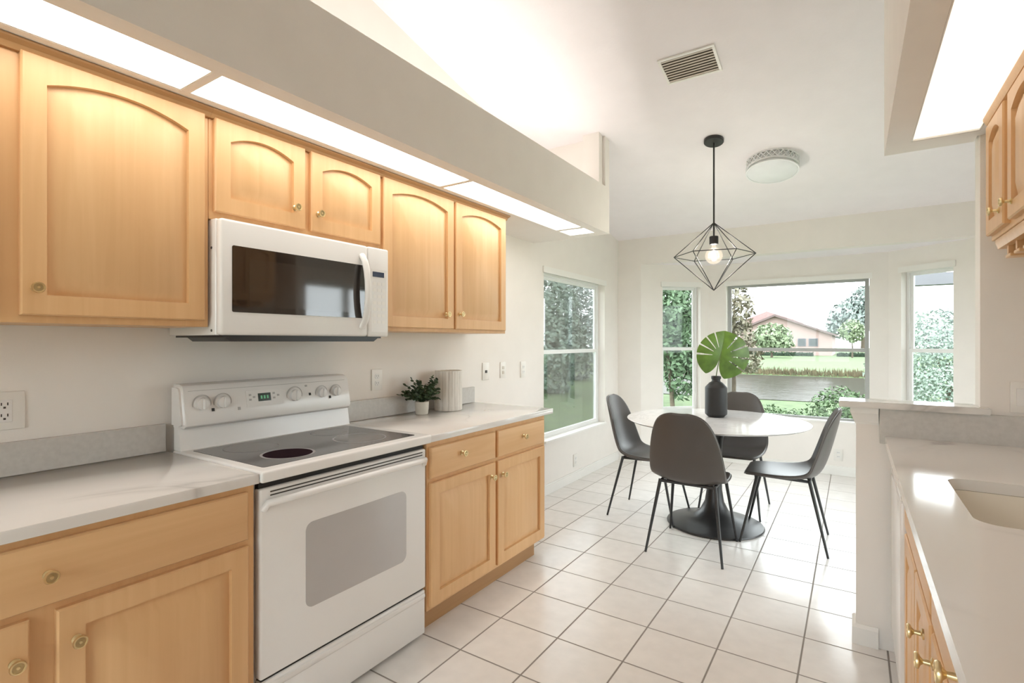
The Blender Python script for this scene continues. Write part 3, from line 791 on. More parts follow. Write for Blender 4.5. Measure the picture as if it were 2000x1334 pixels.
# ------------------------------------------------------------------ half wall with bar top
bm = nb()
box(bm, 2.287, 2.7075, 1.03, 1.13, 0, 1.064)
struct('wall_half', bm, 'wall')
bm = nb()
def ring_trim(bm, o, z0, z1, o2=None):
    o2 = o if o2 is None else o2
    A = [(2.287 - o, 1.03 - o), (2.370, 1.03 - o), (2.370, 1.0295), (2.2865, 1.0295), (2.2865, 1.1305), (2.7, 1.1305), (2.7, 1.13 + o), (2.287 - o, 1.13 + o)]
    B = [(2.287 - o2, 1.03 - o2), (2.370, 1.03 - o2), (2.370, 1.0295), (2.2865, 1.0295), (2.2865, 1.1305), (2.7, 1.1305), (2.7, 1.13 + o2), (2.287 - o2, 1.13 + o2)]
    a = [bm.verts.new((*p, z0)) for p in A]; b = [bm.verts.new((*p, z1)) for p in B]; n = len(A)
    bm.faces.new(a[::-1]); bm.faces.new(b)
    for i in range(n): bm.faces.new((a[i], a[(i + 1) % n], b[(i + 1) % n], b[i]))
ring_trim(bm, 0.005, 0.990, 0.998); ring_trim(bm, 0.006, 0.998, 1.040, 0.020); ring_trim(bm, 0.022, 1.040, 1.0635)
struct('trim_1', bm, 'trim')
bm = nb(); ring_trim(bm, 0.015, 0.0, 0.075); ring_trim(bm, 0.015, 0.075, 0.088, 0.004)
struct('baseboard_half_wall', bm, 'trim')
bm = nb(); prism(bm, [(2.222, 0.99), (2.736, 0.99), (2.736, 1.0285), (2.7065, 1.0285), (2.7065, 1.166), (2.222, 1.166)], 'z', 1.065, 1.093)
bmesh.ops.bevel(bm, geom=list(bm.edges), offset=0.003, segments=2, affect='EDGES')
tag(obj('bar_top', bm, 'quartz', None, 30), 'raised white quartz bar top capping the half wall', 'countertop')

# sink counter with cut-out
RZ0, RZ1 = 0.912, 0.945
SX0, SX1, SY0, SY1 = 2.512, 2.925, -0.205, 0.275
bm = nb()
outer = [(2.392, -2.2), (XR - 0.002, -2.2), (XR - 0.002, 1.008), (2.392, 1.008)]
inner = rrect(SX0, SX1, SY0, SY1, 0.05, 8)
def ringv(pts, z): return [bm.verts.new((*p, z)) for p in pts]
for z in (RZ0, RZ1):
    o_ = ringv(outer, z); i_ = ringv(inner, z)
    es = [bm.edges.new((o_[k], o_[(k + 1) % 4])) for k in range(4)] + [bm.edges.new((i_[k], i_[(k + 1) % len(i_)])) for k in range(len(i_))]
    bmesh.ops.triangle_fill(bm, edges=es, use_beauty=True)
    if z == RZ0: lo_o, lo_i = o_, i_
for k in range(4): bm.faces.new((lo_o[k], lo_o[(k + 1) % 4], o_[(k + 1) % 4], o_[k]))
for k in range(len(i_)): bm.faces.new((lo_i[k], lo_i[(k + 1) % len(i_)], i_[(k + 1) % len(i_)], i_[k]))
tag(obj('countertop', bm, 'quartz', None, 30), 'white quartz sink countertop on the right, below the bar top', 'countertop')
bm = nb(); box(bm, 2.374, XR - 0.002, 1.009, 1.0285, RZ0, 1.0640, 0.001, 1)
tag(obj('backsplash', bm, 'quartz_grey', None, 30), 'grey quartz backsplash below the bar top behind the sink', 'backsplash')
sk = thing('kitchen_sink', 'cream undermount sink set in the right countertop', 'sink', ((SX0 + SX1) / 2, (SY0 + SY1) / 2, 0.74))
bm = nb()
Ls = [[(*p, z) for p in rrect(SX0 - o, SX1 + o, SY0 - o, SY1 + o, r, 8)] for o, r, z in
      ((0.02, 0.07, RZ0 - 0.001), (-0.002, 0.05, RZ0 - 0.001), (-0.004, 0.05, RZ0 - 0.02), (-0.012, 0.06, 0.79), (-0.04, 0.07, 0.755), (-0.10, 0.05, 0.748))]
rings = [[bm.verts.new(p) for p in lp] for lp in Ls]
for a, b in zip(rings, rings[1:]):
    for k in range(len(a)): bm.faces.new((a[k], a[(k + 1) % len(a)], b[(k + 1) % len(a)], b[k]))
bm.faces.new(rings[-1])
obj('basin', bm, 'sink', sk, 50)
bm = nb(); lathe(bm, [(0, 0.003), (0.03, 0.003), (0.042, 0.0), (0.042, -0.002), (0, -0.002)], ((SX0 + SX1) / 2, (SY0 + SY1) / 2, 0.751), 24); obj('drain', bm, 'alu', sk)

# dishwasher and right base cabinets
dwm = thing('dishwasher', 'white dishwasher between the half wall and the sink cabinet', 'dishwasher', (2.7, 0.75, 0))
bm = nb(); box(bm, 2.44, XR - 0.03, 0.500, 1.004, 0.10, RZ0 - 0.003, 0.002, 1); obj('body', bm, 'appl', dwm)
bm = nb(); box(bm, 2.414, 2.439, 0.503, 1.002, 0.12, 0.79, 0.004, 2); obj('door', bm, 'appl', dwm)
bm = nb(); box(bm, 2.416, 2.439, 0.503, 1.002, 0.795, RZ0 - 0.006, 0.004, 2); obj('control_panel', bm, 'appl', dwm)
bm = nb(); box(bm, 2.48, XR - 0.05, 0.505, 1.0, 0.0, 0.0995); obj('toe_kick', bm, 'slot', dwm, 0)
FR = fmap(2.445, -1)
def right_base(label, y0, y1, fronts, doors):
    t = thing('base_cabinet', label, 'cabinet', (2.75, (y0 + y1) / 2, 0), 'base cabinets under the sink counter')
    bm = nb()
    box(bm, 2.445, XR - 0.004, y0, y1, 0.105, 0.70, 0.002, 1); box(bm, 2.445, 2.465, y0, y1, 0.70, RZ0 - 0.002)
    obj('body', bm, 'wood', t, 30)
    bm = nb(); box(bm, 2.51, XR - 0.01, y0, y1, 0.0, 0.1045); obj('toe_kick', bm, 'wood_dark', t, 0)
    for (a, b, c, d), ks in fronts:
        dr = slab_front('drawer', FR, a, b, c, d, t)
        for ku, kv in ks: put_knob(FR, ku, kv, dr, reach=0.034, r=0.019)
    for (a, b, c, d), ks in doors:
        dr = door_panel('door', FR, a, b, c, d, t, rise=0, top=0.056, stile=min(0.056, (b - a) * 0.3))
        for ku, kv in ks: put_knob(FR, ku, kv, dr, reach=0.034, r=0.018)
right_base('maple sink base cabinet next to the dishwasher', -0.240, 0.496,
           [((-0.225, 0.470, 0.715, 0.885), [])], [((0.128, 0.470, 0.125, 0.695), [(0.15, 0.0)][:0]), ((-0.225, 0.115, 0.125, 0.695), [(-0.110, 0.618), (-0.178, 0.618)][:1])])
right_base('maple base cabinet nearest the camera with brass drawer knob', -1.10, -0.243,
           [((-1.08, -0.262, 0.715, 0.885), [(-0.660, 0.805)])], [((-0.655, -0.262, 0.125, 0.695), [(-0.308, 0.645)]), ((-1.08, -0.668, 0.125, 0.695), [(-0.71, 0.645)])])

# right wall cabinets
FRU = fmap(2.71, -1)
t = thing('wall_cabinet', 'maple wall cabinet with arched doors over the sink counter', 'cabinet', (2.87, 0.2, 1.735))
bm = nb(); box(bm, 2.71, XR - 0.002, -1.2, 0.832, 1.735, 2.198, 0.002, 1); obj('body', bm, 'wood', t, 30)
bm = nb(); prism(bm, [(2.71, 2.168), (2.695, 2.172), (2.685, 2.190), (2.685, 2.1985), (2.71, 2.1985)], 'y', -1.2, 0.832); obj('crown_moulding', bm, 'wood', t, 30)
for a, b, ks in ((0.552, 0.812, (0.600, 1.806)), (0.150, 0.490, (0.432, 1.800)), (-0.20, 0.125, (0.07, 1.80)), (-0.55, -0.225, (-0.28, 1.80))):
    dr = door_panel('door', FRU, a, b, 1.752, 2.160, t, rise=0.030, stile=0.05, rail=0.05)
    put_knob(FRU, ks[0], ks[1], dr, r=0.014)
sr = thing('stemware_rack', 'wooden stemware rack hung under the right wall cabinet', 'rack', (2.87, 0.3, 1.66))
bm = nb(); prism(bm, [(2.722, 1.700), (2.745, 1.700), (2.745, 1.734), (2.715, 1.734), (2.715, 1.722)], 'y', -0.60, 0.800); box(bm, 2.745, XR - .01, 0.780, 0.800, 1.700, 1.734); obj('frame', bm, 'wood', sr, 30)
for k in range(9):
    y = 0.725 - 0.115 * k
    bm = nb(); box(bm, 2.735, XR - 0.012, y - 0.010, y + 0.010, 1.672, 1.7335); box(bm, 2.735, XR - 0.012, y - 0.034, y + 0.034, 1.660, 1.672, 0.002, 1); obj('rail', bm, 'wood', sr, 30)

# ------------------------------------------------------------------ ceiling fittings
SL = math.atan(KC)
def tilt(o): o.rotation_euler = (-SL, 0, 0)        # lies on the sloped ceiling
vt = thing('air_vent', 'taupe louvred air vent in the sloped ceiling', 'vent', (1.448, 1.44, zc(1.44))); tilt(vt)
def loc_obj(name, bm, mat, par, sm=30): return obj(name, bm, mat, par, sm, base=1)
bm = nb()
W, H, e = 0.165, 0.118, 0.016
for a in ((-W, W, -H, -H + e), (-W, W, H - e, H), (-W, -W + e, -H + e, H - e), (W - e, W, -H + e, H - e)):
    box(bm, a[0], a[1], a[2], a[3], -0.010, -0.0005, 0.001, 1)
loc_obj('vent_frame', bm, 'trim', vt)
bm = nb(); box(bm, -W + e, W - e, -H + e, H - e, -0.002, -0.0004); loc_obj('backing', bm, 'vent_dark', vt)
for k in range(9):
    y = -H + e + 0.012 + k * 0.0228
    bm = nb(); prism(bm, [(y - 0.010, -0.0095), (y - 0.008, -0.0105), (y + 0.010, -0.0035), (y + 0.008, -0.0025)], 'x', -W + e, W - e); loc_obj('slat', bm, 'vent', vt, 0)

pc = (1.408, 2.275)
pn = thing('pendant_lamp', 'black geometric wire cage pendant lamp hanging over the round table', 'lamp', (*pc, 2.862))
bm = nb(); lathe(bm, [(0, -0.024), (0.066, -0.024), (0.070, -0.020), (0.070, -0.001), (0, -0.001)], (0, 0, 0), 40)
bmesh.ops.rotate(bm, verts=bm.verts, cent=(0, 0, 0), matrix=Matrix.Rotation(-SL, 3, 'X'))
bmesh.ops.translate(bm, verts=bm.verts, vec=(*pc, zc(pc[1])))
obj('canopy', bm, 'black_metal', pn, 40)
ZT, ZE, ZBt = 2.248, 2.004, 1.742
bm = nb(); tube(bm, [(*pc, zc(pc[1]) - 0.02), (*pc, 2.14)], 0.0062, 10); obj('rod', bm, 'black_metal', pn, 60)
bm = nb()
cr = 0.285; a0 = math.atan2(0.551 * 0.512 - 0.19 * 0.8345, 0.8345 * 0.512 + 0.19 * 0.551)
vs = [Vector((pc[0] + cr * math.cos(a0 + k * PI / 3), pc[1] + cr * math.sin(a0 + k * PI / 3), ZE)) for k in range(6)]
tp = Vector((*pc, ZT)); bt = Vector((*pc, ZBt))
for k in range(6):
    tube(bm, [vs[k], vs[(k + 1) % 6]], 0.0032, 8); tube(bm, [tp, vs[k]], 0.0032, 8); tube(bm, [vs[k], bt], 0.0032, 8)
obj('wire_cage', bm, 'black_metal', pn, 60)
bm = nb(); lathe(bm, [(0, 2.145), (0.030, 2.145), (0.032, 2.140), (0.032, 2.085), (0.028, 2.082), (0, 2.082)], (*pc, 0), 32); sk_ = obj('lamp_socket', bm, 'black_metal', pn, 40)
bm = nb()
pr_ = [(0.014, 2.083), (0.016, 2.066)] + [(0.062 * math.cos(math.radians(a)), 2.000 + 0.062 * math.sin(math.radians(a))) for a in range(70, -90, -10)] + [(0, 1.938)]
lathe(bm, pr_, (*pc, 0), 40); bl = obj('light_bulb', bm, 'bulb', pn, 60); bl['label'] = 'clear globe bulb with a glowing filament'
bm = nb()
lathe(bm, [(0, 2.050), (0.008, 2.045), (0.016, 2.01), (0.019, 1.985), (0.012, 1.965), (0, 1.960)], (*pc, 0), 16)
obj('filament', bm, 'filament', bl, 60)
lp = bpy.data.lights.new('pendant_bulb_lamp', 'POINT'); lp.energy = 18; lp.color = (1, 0.94, 0.87); lp.shadow_soft_size = 0.055
lo = bpy.data.objects.new('pendant_bulb_lamp', lp); COL.objects.link(lo); lo.location = (*pc, 1.995)

dl = thing('ceiling_lamp', 'round white drum ceiling lamp with a lattice rim', 'lamp', (1.748, 2.72, zc(2.72))); tilt(dl)
bm = nb(); lathe(bm, [(0, -0.001), (0.186, -0.001), (0.186, -0.012), (0, -0.012)], (0, 0, 0), 56); loc_obj('base', bm, 'drum', dl)
R = 0.184; DD = 0.095
def P(t, z): return (R * math.cos(t), R * math.sin(t), z)
bm = nb()
nseg = 30
for k in range(nseg):
    a = 2 * PI * k / nseg; b = 2 * PI * (k + 1) / nseg; m_ = (a + b) / 2
    for zt, zb in ((-0.010, -0.036), (-0.062, -0.036)):
        tube(bm, [P(a, zt), P(m_, zb), P(b, zt)], 0.0048, 5)
for za, zb in ((-0.001, -0.012), (-0.060, -0.072), (-DD + 0.006, -DD)):
    lathe(bm, [(R - 0.006, za), (R + 0.004, za), (R + 0.004, zb), (R - 0.006, zb), (R - 0.006, za)], (0, 0, 0), 56)
loc_obj('lattice_rim', bm, 'drum', dl, 40)
bm = nb(); lathe(bm, [(0.175, -0.012), (0.176, -DD + 0.002), (0.165, -DD - 0.003), (0.0, -DD - 0.006)], (0, 0, 0), 56); loc_obj('diffuser', bm, 'drum_dif', dl, 60)

# ------------------------------------------------------------------ dining table
TC = (1.412, 2.275); TZ = 0.778
tb = thing('dining_table', 'round white marble tulip table on a black pedestal in the nook', 'table', (*TC, 0))
bm = nb(); lathe(bm, [(0, TZ - 0.022), (0.575, TZ - 0.022), (0.612, TZ - 0.016), (0.632, TZ - 0.006), (0.636, TZ - 0.002), (0.634, TZ), (0, TZ)], (*TC, 0), 96); obj('table_top', bm, 'marble', tb, 30)
bm = nb()
lathe(bm, [(0, 0.0005), (0.335, 0.0005), (0.340, 0.006), (0.335, 0.014), (0.30, 0.024), (0.22, 0.040), (0.15, 0.064), (0.10, 0.105), (0.068, 0.17), (0.054, 0.26), (0.050, 0.40),
           (0.052, 0.54), (0.062, 0.64), (0.085, 0.71), (0.13, 0.745), (0.20, 0.7555), (0, 0.7555)], (*TC, 0), 72)
pd = obj('pedestal', bm, 'black_metal', tb, 40); pd['label'] = 'black trumpet-shaped pedestal'

vz = (1.392, 2.425)
va = thing('bottle_vase', 'matte black bottle vase on the round table', 'vase', (*vz, TZ))
bm = nb(); z = TZ + 0.001
lathe(bm, [(0, 0.0), (0.058, 0.0), (0.062, 0.004), (0.080, 0.022), (0.081, 0.032), (0.081, 0.222), (0.079, 0.230), (0.050, 0.262), (0.034, 0.272), (0.031, 0.280), (0.031, 0.290), (0.036, 0.293), (0.036, 0.312),
           (0.031, 0.314), (0.026, 0.312), (0.024, 0.26), (0.0, 0.25)], (*vz, z), 48)
obj('body', bm, 'vase', va, 35)

# monstera leaf standing in the vase
ml = thing('monstera_leaf', 'single large green monstera leaf standing in the black vase', 'leaf', (*vz, TZ + 0.30))
e1 = Vector((0.8345, 0.551, 0)); e2 = Vector((0, 0, 1)); e3 = Vector((0.551, -0.8345, 0))
J = Vector((1.420, 2.445, 1.252))
bm = nb()
NT, NR = 540, 14
ax = math.radians(76)                               # direction of the midrib, up to the right
slits = [ax + math.radians(a) for a in (26, 50, 74, 99, -30, -56, -83, -110)]
def leaf_r(t):                                       # oval blade around a point right of the stalk, notched where the stalk joins
    A_, B_, cx_, cy_ = 0.208, 0.184, 0.024, 0.002
    dx, dy = math.cos(t), math.sin(t)
    qa = (dx / A_) ** 2 + (dy / B_) ** 2; qb = -2 * (cx_ * dx / A_ ** 2 + cy_ * dy / B_ ** 2); qc = (cx_ / A_) ** 2 + (cy_ / B_) ** 2 - 1
    r = (-qb + math.sqrt(qb * qb - 4 * qa * qc)) / (2 * qa)
    d = abs(math.atan2(math.sin(t - ax), math.cos(t - ax)))
    if d < 0.25: r *= 1.03 - 0.12 * d
    if d > 2.70: r *= max(0.12, 1 - ((d - 2.70) / 0.44) ** 1.5 * 0.88)
    return r
grid = []
for i in range(NT):
    t = -PI + ax + 2 * PI * i / NT; row = []
    for k in range(NR + 1):
        r = leaf_r(t) * k / NR
        x_, y_ = r * math.cos(t), r * math.sin(t)
        al = x_ * math.cos(ax) + y_ * math.sin(ax); cr_ = -x_ * math.sin(ax) + y_ * math.cos(ax)
        dz = -0.9 * al * al + 0.22 * abs(cr_) - 1.3 * cr_ * cr_
        row.append(bm.verts.new(J + e1 * x_ + e2 * y_ + e3 * dz))
    grid.append(row)
for i in range(NT):
    if i == NT - 1: j = 0
    else: j = i + 1
    t = -PI + ax + 2 * PI * (i + 0.5) / NT
    dm = abs(math.atan2(math.sin(t - ax), math.cos(t - ax)))
    for k in range(NR):
        rr = (k + 0.5) / NR
        cut = False
        for s_ in slits:
            d = abs(math.atan2(math.sin(t - s_), math.cos(t - s_)))
            ws = 0.026 + 0.012 * rr
            if d < ws and rr > 0.36: cut = True
        if dm > PI - 0.10 and rr > 0.02: cut = True
        if not cut: bm.faces.new((grid[i][k], grid[j][k], grid[j][k + 1], grid[i][k + 1]))
bmesh.ops.remove_doubles(bm, verts=bm.verts, dist=1e-5)
loose = [v for v in bm.verts if not v.link_faces]
bmesh.ops.delete(bm, geom=loose, context='VERTS')
bmesh.ops.recalc_face_normals(bm, faces=bm.faces)
ex = bmesh.ops.solidify(bm, geom=list(bm.faces), thickness=0.0015)
obj('blade', bm, 'leaf', ml, 60)
bm = nb()
tube(bm, [(vz[0] - 0.01, vz[1], TZ + 0.254), (vz[0] + 0.002, vz[1] + 0.0, 1.10), (1.403, 2.435, 1.17), tuple(J)], 0.0035, 8)
for s_ in [ax]:
    tube(bm, [tuple(J + e3 * 0.002)] + [tuple(J + (e1 * math.cos(s_) + e2 * math.sin(s_)) * 0.19 * k / 6 + e3 * (0.002 - 0.9 * (0.19 * k / 6) ** 2)) for k in range(1, 7)], 0.0022, 6, 0.0008)
obj('stem', bm, 'stem', ml, 60)

# ------------------------------------------------------------------ dining chairs
def chair(label):
    t = thing('dining_chair', label, 'chair', (0, 0, 0), 'dark dining chairs around the round table')
    prof = [(0.246, 0.462), (0.225, 0.472), (0.17, 0.474), (0.09, 0.468), (0.0, 0.463), (-0.08, 0.461), (-0.14, 0.466), (-0.185, 0.486), (-0.215, 0.530), (-0.238, 0.595),
            (-0.256, 0.660), (-0.272, 0.720), (-0.286, 0.780), (-0.300, 0.840), (-0.309, 0.885), (-0.314, 0.913), (-0.315, 0.922)]
    hw = [0.160, 0.192, 0.210, 0.222, 0.228, 0.231, 0.232, 0.233, 0.232, 0.226, 0.217, 0.205, 0.190, 0.168, 0.140, 0.098, 0.050]
    lift = [0.0, 0.002, 0.004, 0.008, 0.014, 0.022, 0.032, 0.040, 0.044, 0.044, 0.042, 0.040, 0.036, 0.028, 0.018, 0.008, 0.002]
    NU = 14
    def shell(off):
        bm = nb(); rows = []
        for i, (y, z) in enumerate(prof):
            a = prof[max(i - 1, 0)]; b = prof[min(i + 1, len(prof) - 1)]
            d = Vector((0, b[0] - a[0], b[1] - a[1])).normalized(); n = Vector((0, d.z, -d.y))    # towards the sitter
            if n.z < 0 and i < 6: n = -n
            row = []
            for k in range(NU + 1):
                u = -1 + 2 * k / NU
                us = math.sin(u * PI / 2) * 0.35 + u * 0.65
                p = Vector((hw[i] * us, y, z)) + n * (lift[i] * abs(us) ** 2.2 * 1.5 + off)
                row.append(bm.verts.new(p))
            rows.append(row)
        for a, b in zip(rows, rows[1:]):
            for k in range(NU): bm.faces.new((a[k], a[k + 1], b[k + 1], b[k]))
        return bm
    def thick(bm, th):
        bmesh.ops.recalc_face_normals(bm, faces=bm.faces)
        bmesh.ops.solidify(bm, geom=list(bm.faces), thickness=th)
        bd = [e for e in bm.edges if len(e.link_faces) == 2 and e.calc_face_angle(0) > 1.2]
        bmesh.ops.bevel(bm, geom=bd, offset=th * 0.35, segments=2, affect='EDGES')
        return bm
    s = obj('seat_shell', thick(shell(0.0), 0.022), 'leather', t, 60, base=1)
    m = s.modifiers.new('smooth', 'SUBSURF'); m.levels = 1; m.render_levels = 1
    bm = nb()
    fr = [(-0.168, 0.150, 0.458), (0.168, 0.150, 0.458), (0.168, -0.155, 0.450), (-0.168, -0.155, 0.450)]
    for k in range(4): tube(bm, [fr[k], fr[(k + 1) % 4]], 0.010, 8)
    for p in ((-0.12, 0.15), (0.12, 0.15), (-0.12, -0.15), (0.12, -0.15)): tube(bm, [(p[0], p[1], 0.452), (p[0], p[1], 0.462)], 0.012, 8)
    obj('seat_frame', bm, 'black_metal', t, 60, base=1)
    for sx, sy, fx, fy in ((-1, 1, -0.226, 0.256), (1, 1, 0.226, 0.256), (-1, -1, -0.235, -0.256), (1, -1, 0.235, -0.256)):
        bm = nb(); tube(bm, [(sx * 0.170, sy * 0.152, 0.460), (fx, fy, 0.0015)], 0.0115, 10, 0.0075); obj('leg', bm, 'black_metal', t, 60, base=1)
    return t
def copy_thing(root, label):
    r = root.copy(); COL.objects.link(r); r['label'] = label
    for ch in root.children:
        c = ch.copy(); COL.objects.link(c); c.parent = r
    return r
ch0 = chair('dark taupe dining chair seen from behind, in front of the table')
ch0.location = (1.391, 1.742, 0)
for lab, loc, rz in (('dark dining chair left of the table, beside the nook window', (0.924, 2.250, 0), -90),
                     ('dark dining chair right of the table, seen from its side', (1.882, 2.236, 0), 92),
                     ('dark dining chair at the far side of the table, before the bay window', (1.462, 2.752, 0), 181)):
    c = copy_thing(ch0, lab); c.location = loc; c.rotation_euler = (0, 0, math.radians(rz))

# ------------------------------------------------------------------ outdoors
GZ = -0.30
bm = nb(); box(bm, -70, 70, -40, 140, GZ - 0.2, GZ); lw = obj('lawn', bm, 'lawn', None, 0); lw['kind'] = 'structure'
bm = nb()
prism(bm, [(-4.6, 15.2), (-3.5, 14.5), (0, 14.4), (3.0, 14.7), (3.5, 15.6), (4.5, 20), (5.5, 26.2), (0, 26.1), (-9, 26.4), (-8.0, 22), (-5.0, 17)], 'z', GZ + 0.001, GZ + 0.02)
tag(obj('pond', bm, 'water', None, 0), 'still grey-green pond behind the house', 'pond')
FZ = -0.14
bm = nb(); prism(bm, [(26.45, GZ), (27.4, FZ), (140, FZ), (140, GZ)], 'x', -60, 60); fb = obj('far_lawn', bm, 'lawn', None, 0); fb['kind'] = 'structure'
random.seed(11)
bm = nb()
for k in range(2600):
    x = random.uniform(-8.5, 6); y = 26.9 + random.uniform(-0.38, 0.5); h = random.uniform(0.10, 0.32)
    a = random.uniform(0, PI); w = 0.03
    g = GZ + (FZ - GZ) * max(0, min(1, (y - 26.45) / 0.95))
    vs = [bm.verts.new((x - w * math.cos(a), y - w * math.sin(a), g)), bm.verts.new((x + w * math.cos(a), y + w * math.sin(a), g)), bm.verts.new((x + random.uniform(-.06, .06), y, g + h))]
    bm.faces.new(vs)
tag(obj('bank_reeds', bm, 'bank', None, 0), 'brown reeds along the far bank of the pond', 'reeds', kind='stuff')

def leaves(bm, c, rad, n, size, hollow=0.55, squash=None):
    c = Vector(c)
    for k in range(n):
        d = Vector((random.gauss(0, 1), random.gauss(0, 1), random.gauss(0, 1))).normalized()
        r = hollow + (1 - hollow) * random.random() ** 0.7
        p = c + Vector((d.x * rad[0], d.y * rad[1], d.z * rad[2])) * r
        if p.z < GZ + 0.03: p.z = GZ + 0.03 + random.random() * 0.1
        nrm = (d + Vector((random.gauss(0, .7), random.gauss(0, .7), random.gauss(0, .7) + 0.3))).normalized()
        s = nrm.orthogonal().normalized(); u = nrm.cross(s)
        a = random.uniform(0, 2 * PI); s, u = s * math.cos(a) + u * math.sin(a), u * math.cos(a) - s * math.sin(a)
        L_ = size * random.uniform(0.7, 1.3); W_ = L_ * 0.5
        bm.faces.new([bm.verts.new(p + s * a_ * L_ + u * b_ * W_) for a_, b_ in ((-1, 0), (0, 1), (1, 0), (0, -1))])
def tree(name, label, cat, base, blobs, leaf_mat, n, size, trunk_h=None, trunk_r=0.08, group=None, lean=(0, 0)):
    t = thing(name, label, cat, (base[0], base[1], GZ), group)
    bm = nb(); tot = sum(b[1][0] * b[1][2] for b in blobs)
    for c, rad in blobs: leaves(bm, c, rad, max(20, int(n * rad[0] * rad[2] / tot)), size)
    obj('foliage', bm, leaf_mat, t, 0)
    if trunk_h:
        bm = nb()
        tube(bm, [(base[0], base[1], GZ), (base[0] + lean[0] * 0.5 + 0.03, base[1], GZ + trunk_h * 0.5), (base[0] + lean[0], base[1] + lean[1], GZ + trunk_h)], trunk_r, 8, trunk_r * 0.5)
        for b in blobs[:4]:
            tube(bm, [(base[0] + lean[0] * 0.7, base[1], GZ + trunk_h * 0.7), tuple(b[0])], trunk_r * 0.45, 6, trunk_r * 0.15)
        obj('trunk', bm, 'bark', t, 40)
    return t
GT = 'trees outside the windows'
# seen through the left bay window
tree('window_tree', 'leafy dark green tree with thin trunk outside the left bay window', 'tree', (-0.50, 7.9),
     [((-0.75, 8.0, 2.0), (0.9, 0.7, 1.0)), ((-0.35, 8.2, 1.3), (0.62, 0.6, 0.7)), ((-0.40, 8.0, 0.75), (0.34, 0.35, 0.5)), ((-1.2, 8.3, 3.0), (1.0, 0.8, 0.8))],
     'tree_mid', 8500, 0.055, 2.0, 0.05, GT, (-0.2, 0))
# left edge of the large window
tree('window_tree', 'taller green tree standing behind the thin-trunked one in the left bay window', 'tree', (-2.6, 12.6),
     [((-2.7, 12.6, 2.2), (1.3, 0.9, 1.2)), ((-1.9, 12.6, 1.5), (1.0, 0.9, 0.9)), ((-2.4, 12.6, 3.3), (1.3, 0.9, 1.2))], 'tree_mid', 5200, 0.085, 2.0, 0.07, GT)
tree('olive_tree', 'tan and olive leafed tree at the left edge of the big bay window', 'tree', (0.20, 9.6),
     [((0.22, 9.6, 2.05), (0.40, 0.5, 0.62)), ((0.30, 9.6, 1.35), (0.36, 0.5, 0.50)), ((0.50, 9.6, 1.0), (0.30, 0.4, 0.30)), ((0.25, 9.7, 2.75), (0.50, 0.5, 0.30))],
     'tree_warm', 2100, 0.055, 1.6, 0.06, GT)
tree('pale_tree', 'pale round tree standing in front of the pink house', 'tree', (-4.1, 52), [((-4.1, 52, 1.75), (1.75, 1.4, 1.35)), ((-3.2, 52, 1.2), (1.0, 1, 0.8))], 'tree_pale', 1500, 0.22, 1.6, 0.12, GT)
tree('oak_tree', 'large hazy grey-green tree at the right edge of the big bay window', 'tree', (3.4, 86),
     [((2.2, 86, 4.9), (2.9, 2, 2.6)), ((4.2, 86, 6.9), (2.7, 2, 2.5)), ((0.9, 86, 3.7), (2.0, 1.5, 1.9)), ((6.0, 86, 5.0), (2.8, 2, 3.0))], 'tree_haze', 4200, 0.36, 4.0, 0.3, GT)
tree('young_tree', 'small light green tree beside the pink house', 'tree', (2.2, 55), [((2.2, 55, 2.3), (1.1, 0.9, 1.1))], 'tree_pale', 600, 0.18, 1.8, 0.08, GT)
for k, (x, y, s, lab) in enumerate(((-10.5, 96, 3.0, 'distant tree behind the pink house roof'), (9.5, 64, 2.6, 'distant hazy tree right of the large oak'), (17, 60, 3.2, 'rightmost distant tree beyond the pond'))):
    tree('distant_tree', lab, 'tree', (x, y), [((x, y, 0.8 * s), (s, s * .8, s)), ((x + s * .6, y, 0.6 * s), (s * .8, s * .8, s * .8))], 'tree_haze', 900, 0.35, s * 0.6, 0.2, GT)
# seen through the right bay window
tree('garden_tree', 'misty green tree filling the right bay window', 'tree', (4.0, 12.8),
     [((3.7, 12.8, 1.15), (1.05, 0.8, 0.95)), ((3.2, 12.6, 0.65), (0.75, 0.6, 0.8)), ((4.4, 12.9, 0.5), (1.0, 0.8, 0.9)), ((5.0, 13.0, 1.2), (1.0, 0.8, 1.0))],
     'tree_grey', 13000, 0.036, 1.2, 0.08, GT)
tree('garden_shrub', 'grey-green shrub low in the right bay window', 'shrub', (3.6, 9.6),
     [((3.6, 9.6, 0.25), (0.75, 0.5, 0.75)), ((4.3, 9.7, 0.15), (0.7, 0.5, 0.7))], 'tree_grey', 7000, 0.030, 0.7, 0.03, 'shrubs outside the bay window')
# low shrubs under the big window
tree('garden_shrub', 'dense green shrub at the lower right of the big bay window', 'shrub', (2.10, 7.0),
     [((2.10, 7.0, 0.28), (0.42, 0.38, 0.44)), ((2.42, 7.1, 0.20), (0.35, 0.35, 0.42)), ((1.95, 6.7, 0.0), (0.35, 0.3, 0.30))], 'shrub', 3600, 0.032, 0.5, 0.02, 'shrubs outside the bay window')
tree('ground_cover', 'low bright green plants in front of the pond', 'shrub', (1.35, 7.6),
     [((1.05, 7.7, 0.02), (0.40, 0.4, 0.30)), ((1.50, 7.6, 0.0), (0.40, 0.4, 0.30)), ((0.6, 7.9, -0.02), (0.40, 0.4, 0.25)), ((1.75, 7.1, -0.10), (0.35, 0.3, 0.24))], 'shrub', 3200, 0.034, 0.3, 0.015, 'shrubs outside the bay window')
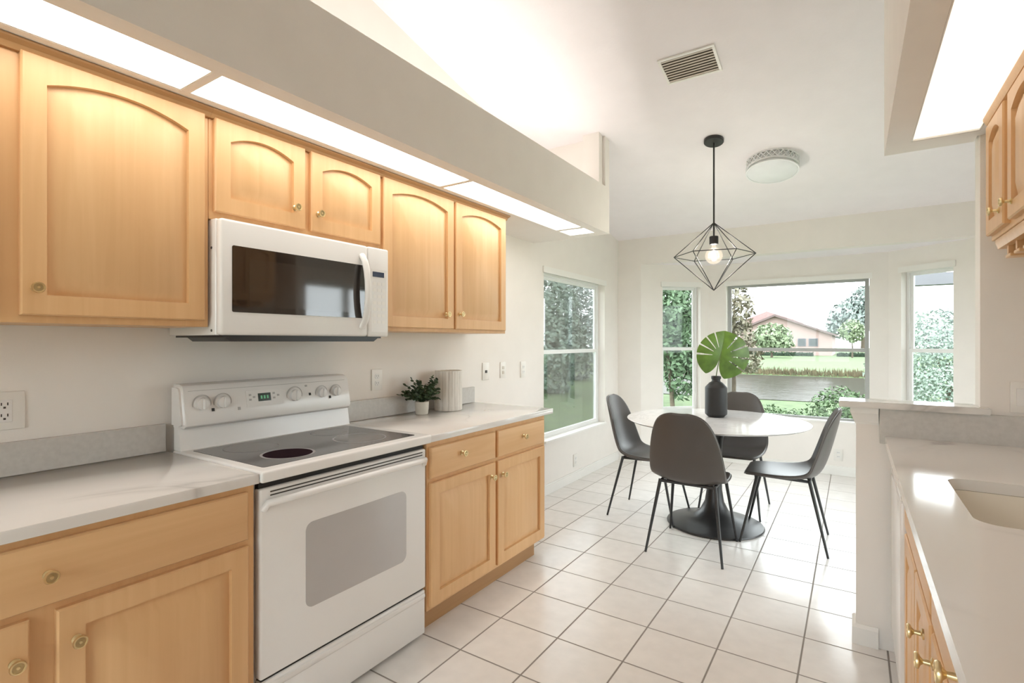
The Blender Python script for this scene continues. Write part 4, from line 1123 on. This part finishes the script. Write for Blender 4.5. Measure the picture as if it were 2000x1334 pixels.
# seen through the left nook window
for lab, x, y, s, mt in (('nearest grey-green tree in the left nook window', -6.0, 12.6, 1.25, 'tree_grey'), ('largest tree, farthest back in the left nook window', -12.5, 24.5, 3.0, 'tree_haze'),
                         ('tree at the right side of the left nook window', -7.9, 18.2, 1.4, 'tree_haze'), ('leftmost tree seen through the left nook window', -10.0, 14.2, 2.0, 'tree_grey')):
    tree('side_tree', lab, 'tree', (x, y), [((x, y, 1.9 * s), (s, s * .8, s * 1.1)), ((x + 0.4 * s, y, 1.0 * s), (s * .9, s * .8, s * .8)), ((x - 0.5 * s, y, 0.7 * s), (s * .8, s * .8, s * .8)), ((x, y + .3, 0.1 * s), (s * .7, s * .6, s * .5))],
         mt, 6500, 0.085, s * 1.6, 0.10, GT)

# house across the pond
hs = thing('house', 'pink stucco house with gabled roof across the pond', 'house', (-4.0, 66, GZ))
bm = nb(); prism(bm, [(-8.6, GZ), (0.45, GZ), (0.45, 2.05), (-4.93, 4.12), (-8.6, 2.55)], 'y', 62, 74); obj('wall', bm, 'house', hs, 0)
bm = nb()
prism(bm, [(-4.93, 4.12), (0.85, 1.90), (0.85, 2.08), (-4.93, 4.36), (-9.0, 2.62), (-9.0, 2.42)], 'y', 61.5, 74.5)
obj('roof', bm, 'eave', hs, 0)
bm = nb(); prism(bm, [(-14.0, 2.3), (-6.79, 5.15), (-3.6, 4.0), (-3.6, 2.3)], 'y', 70, 82); obj('rear_roof', bm, 'roof', hs, 0)
for a, b in ((-2.75, -1.95), (-1.72, -0.85)):
    bm = nb(); box(bm, a, b, 61.93, 62.0, 0.85, 1.70); w = obj('window', bm, 'white_out', hs, 0)
    bm = nb(); box(bm, a + 0.07, b - 0.07, 61.90, 61.935, 0.92, 1.63); obj('pane', bm, 'house_glass', w, 0)
random.seed(5)
for lab, x0, x1 in (('dark clipped hedge along the pink house wall', -8.2, -1.1), ('short dark hedge right of the pink house', 0.9, 3.6)):
    bm = nb(); box(bm, x0, x1, 58.6, 59.6, GZ, 0.22, 0.15, 2)
    leaves_n = int((x1 - x0) * 60)
    for k in range(leaves_n):
        x = random.uniform(x0, x1); z = random.uniform(GZ + .05, 0.26); y = 58.58
        bm.faces.new([bm.verts.new((x + dx, y - random.random() * .1, z + dz)) for dx, dz in ((-.08, 0), (0, .08), (.08, 0), (0, -.06))])
    tag(obj('hedge', bm, 'hedge', None, 0), lab, 'hedge', 'hedges across the pond')
# beam of the lanai roof outside the right bay window
lb = thing('patio_beam', 'white beam of the patio roof outside the right bay window', 'beam', (4.2, 7.4, 2.2))
bm = nb(); box(bm, 3.0, 7.5, 7.3, 7.5, 2.14, 2.30); obj('beam', bm, 'white_out', lb, 0)
bm = nb(); box(bm, 7.38, 7.5, 7.3, 7.5, GZ, 2.14); obj('post', bm, 'white_out', lb, 0)
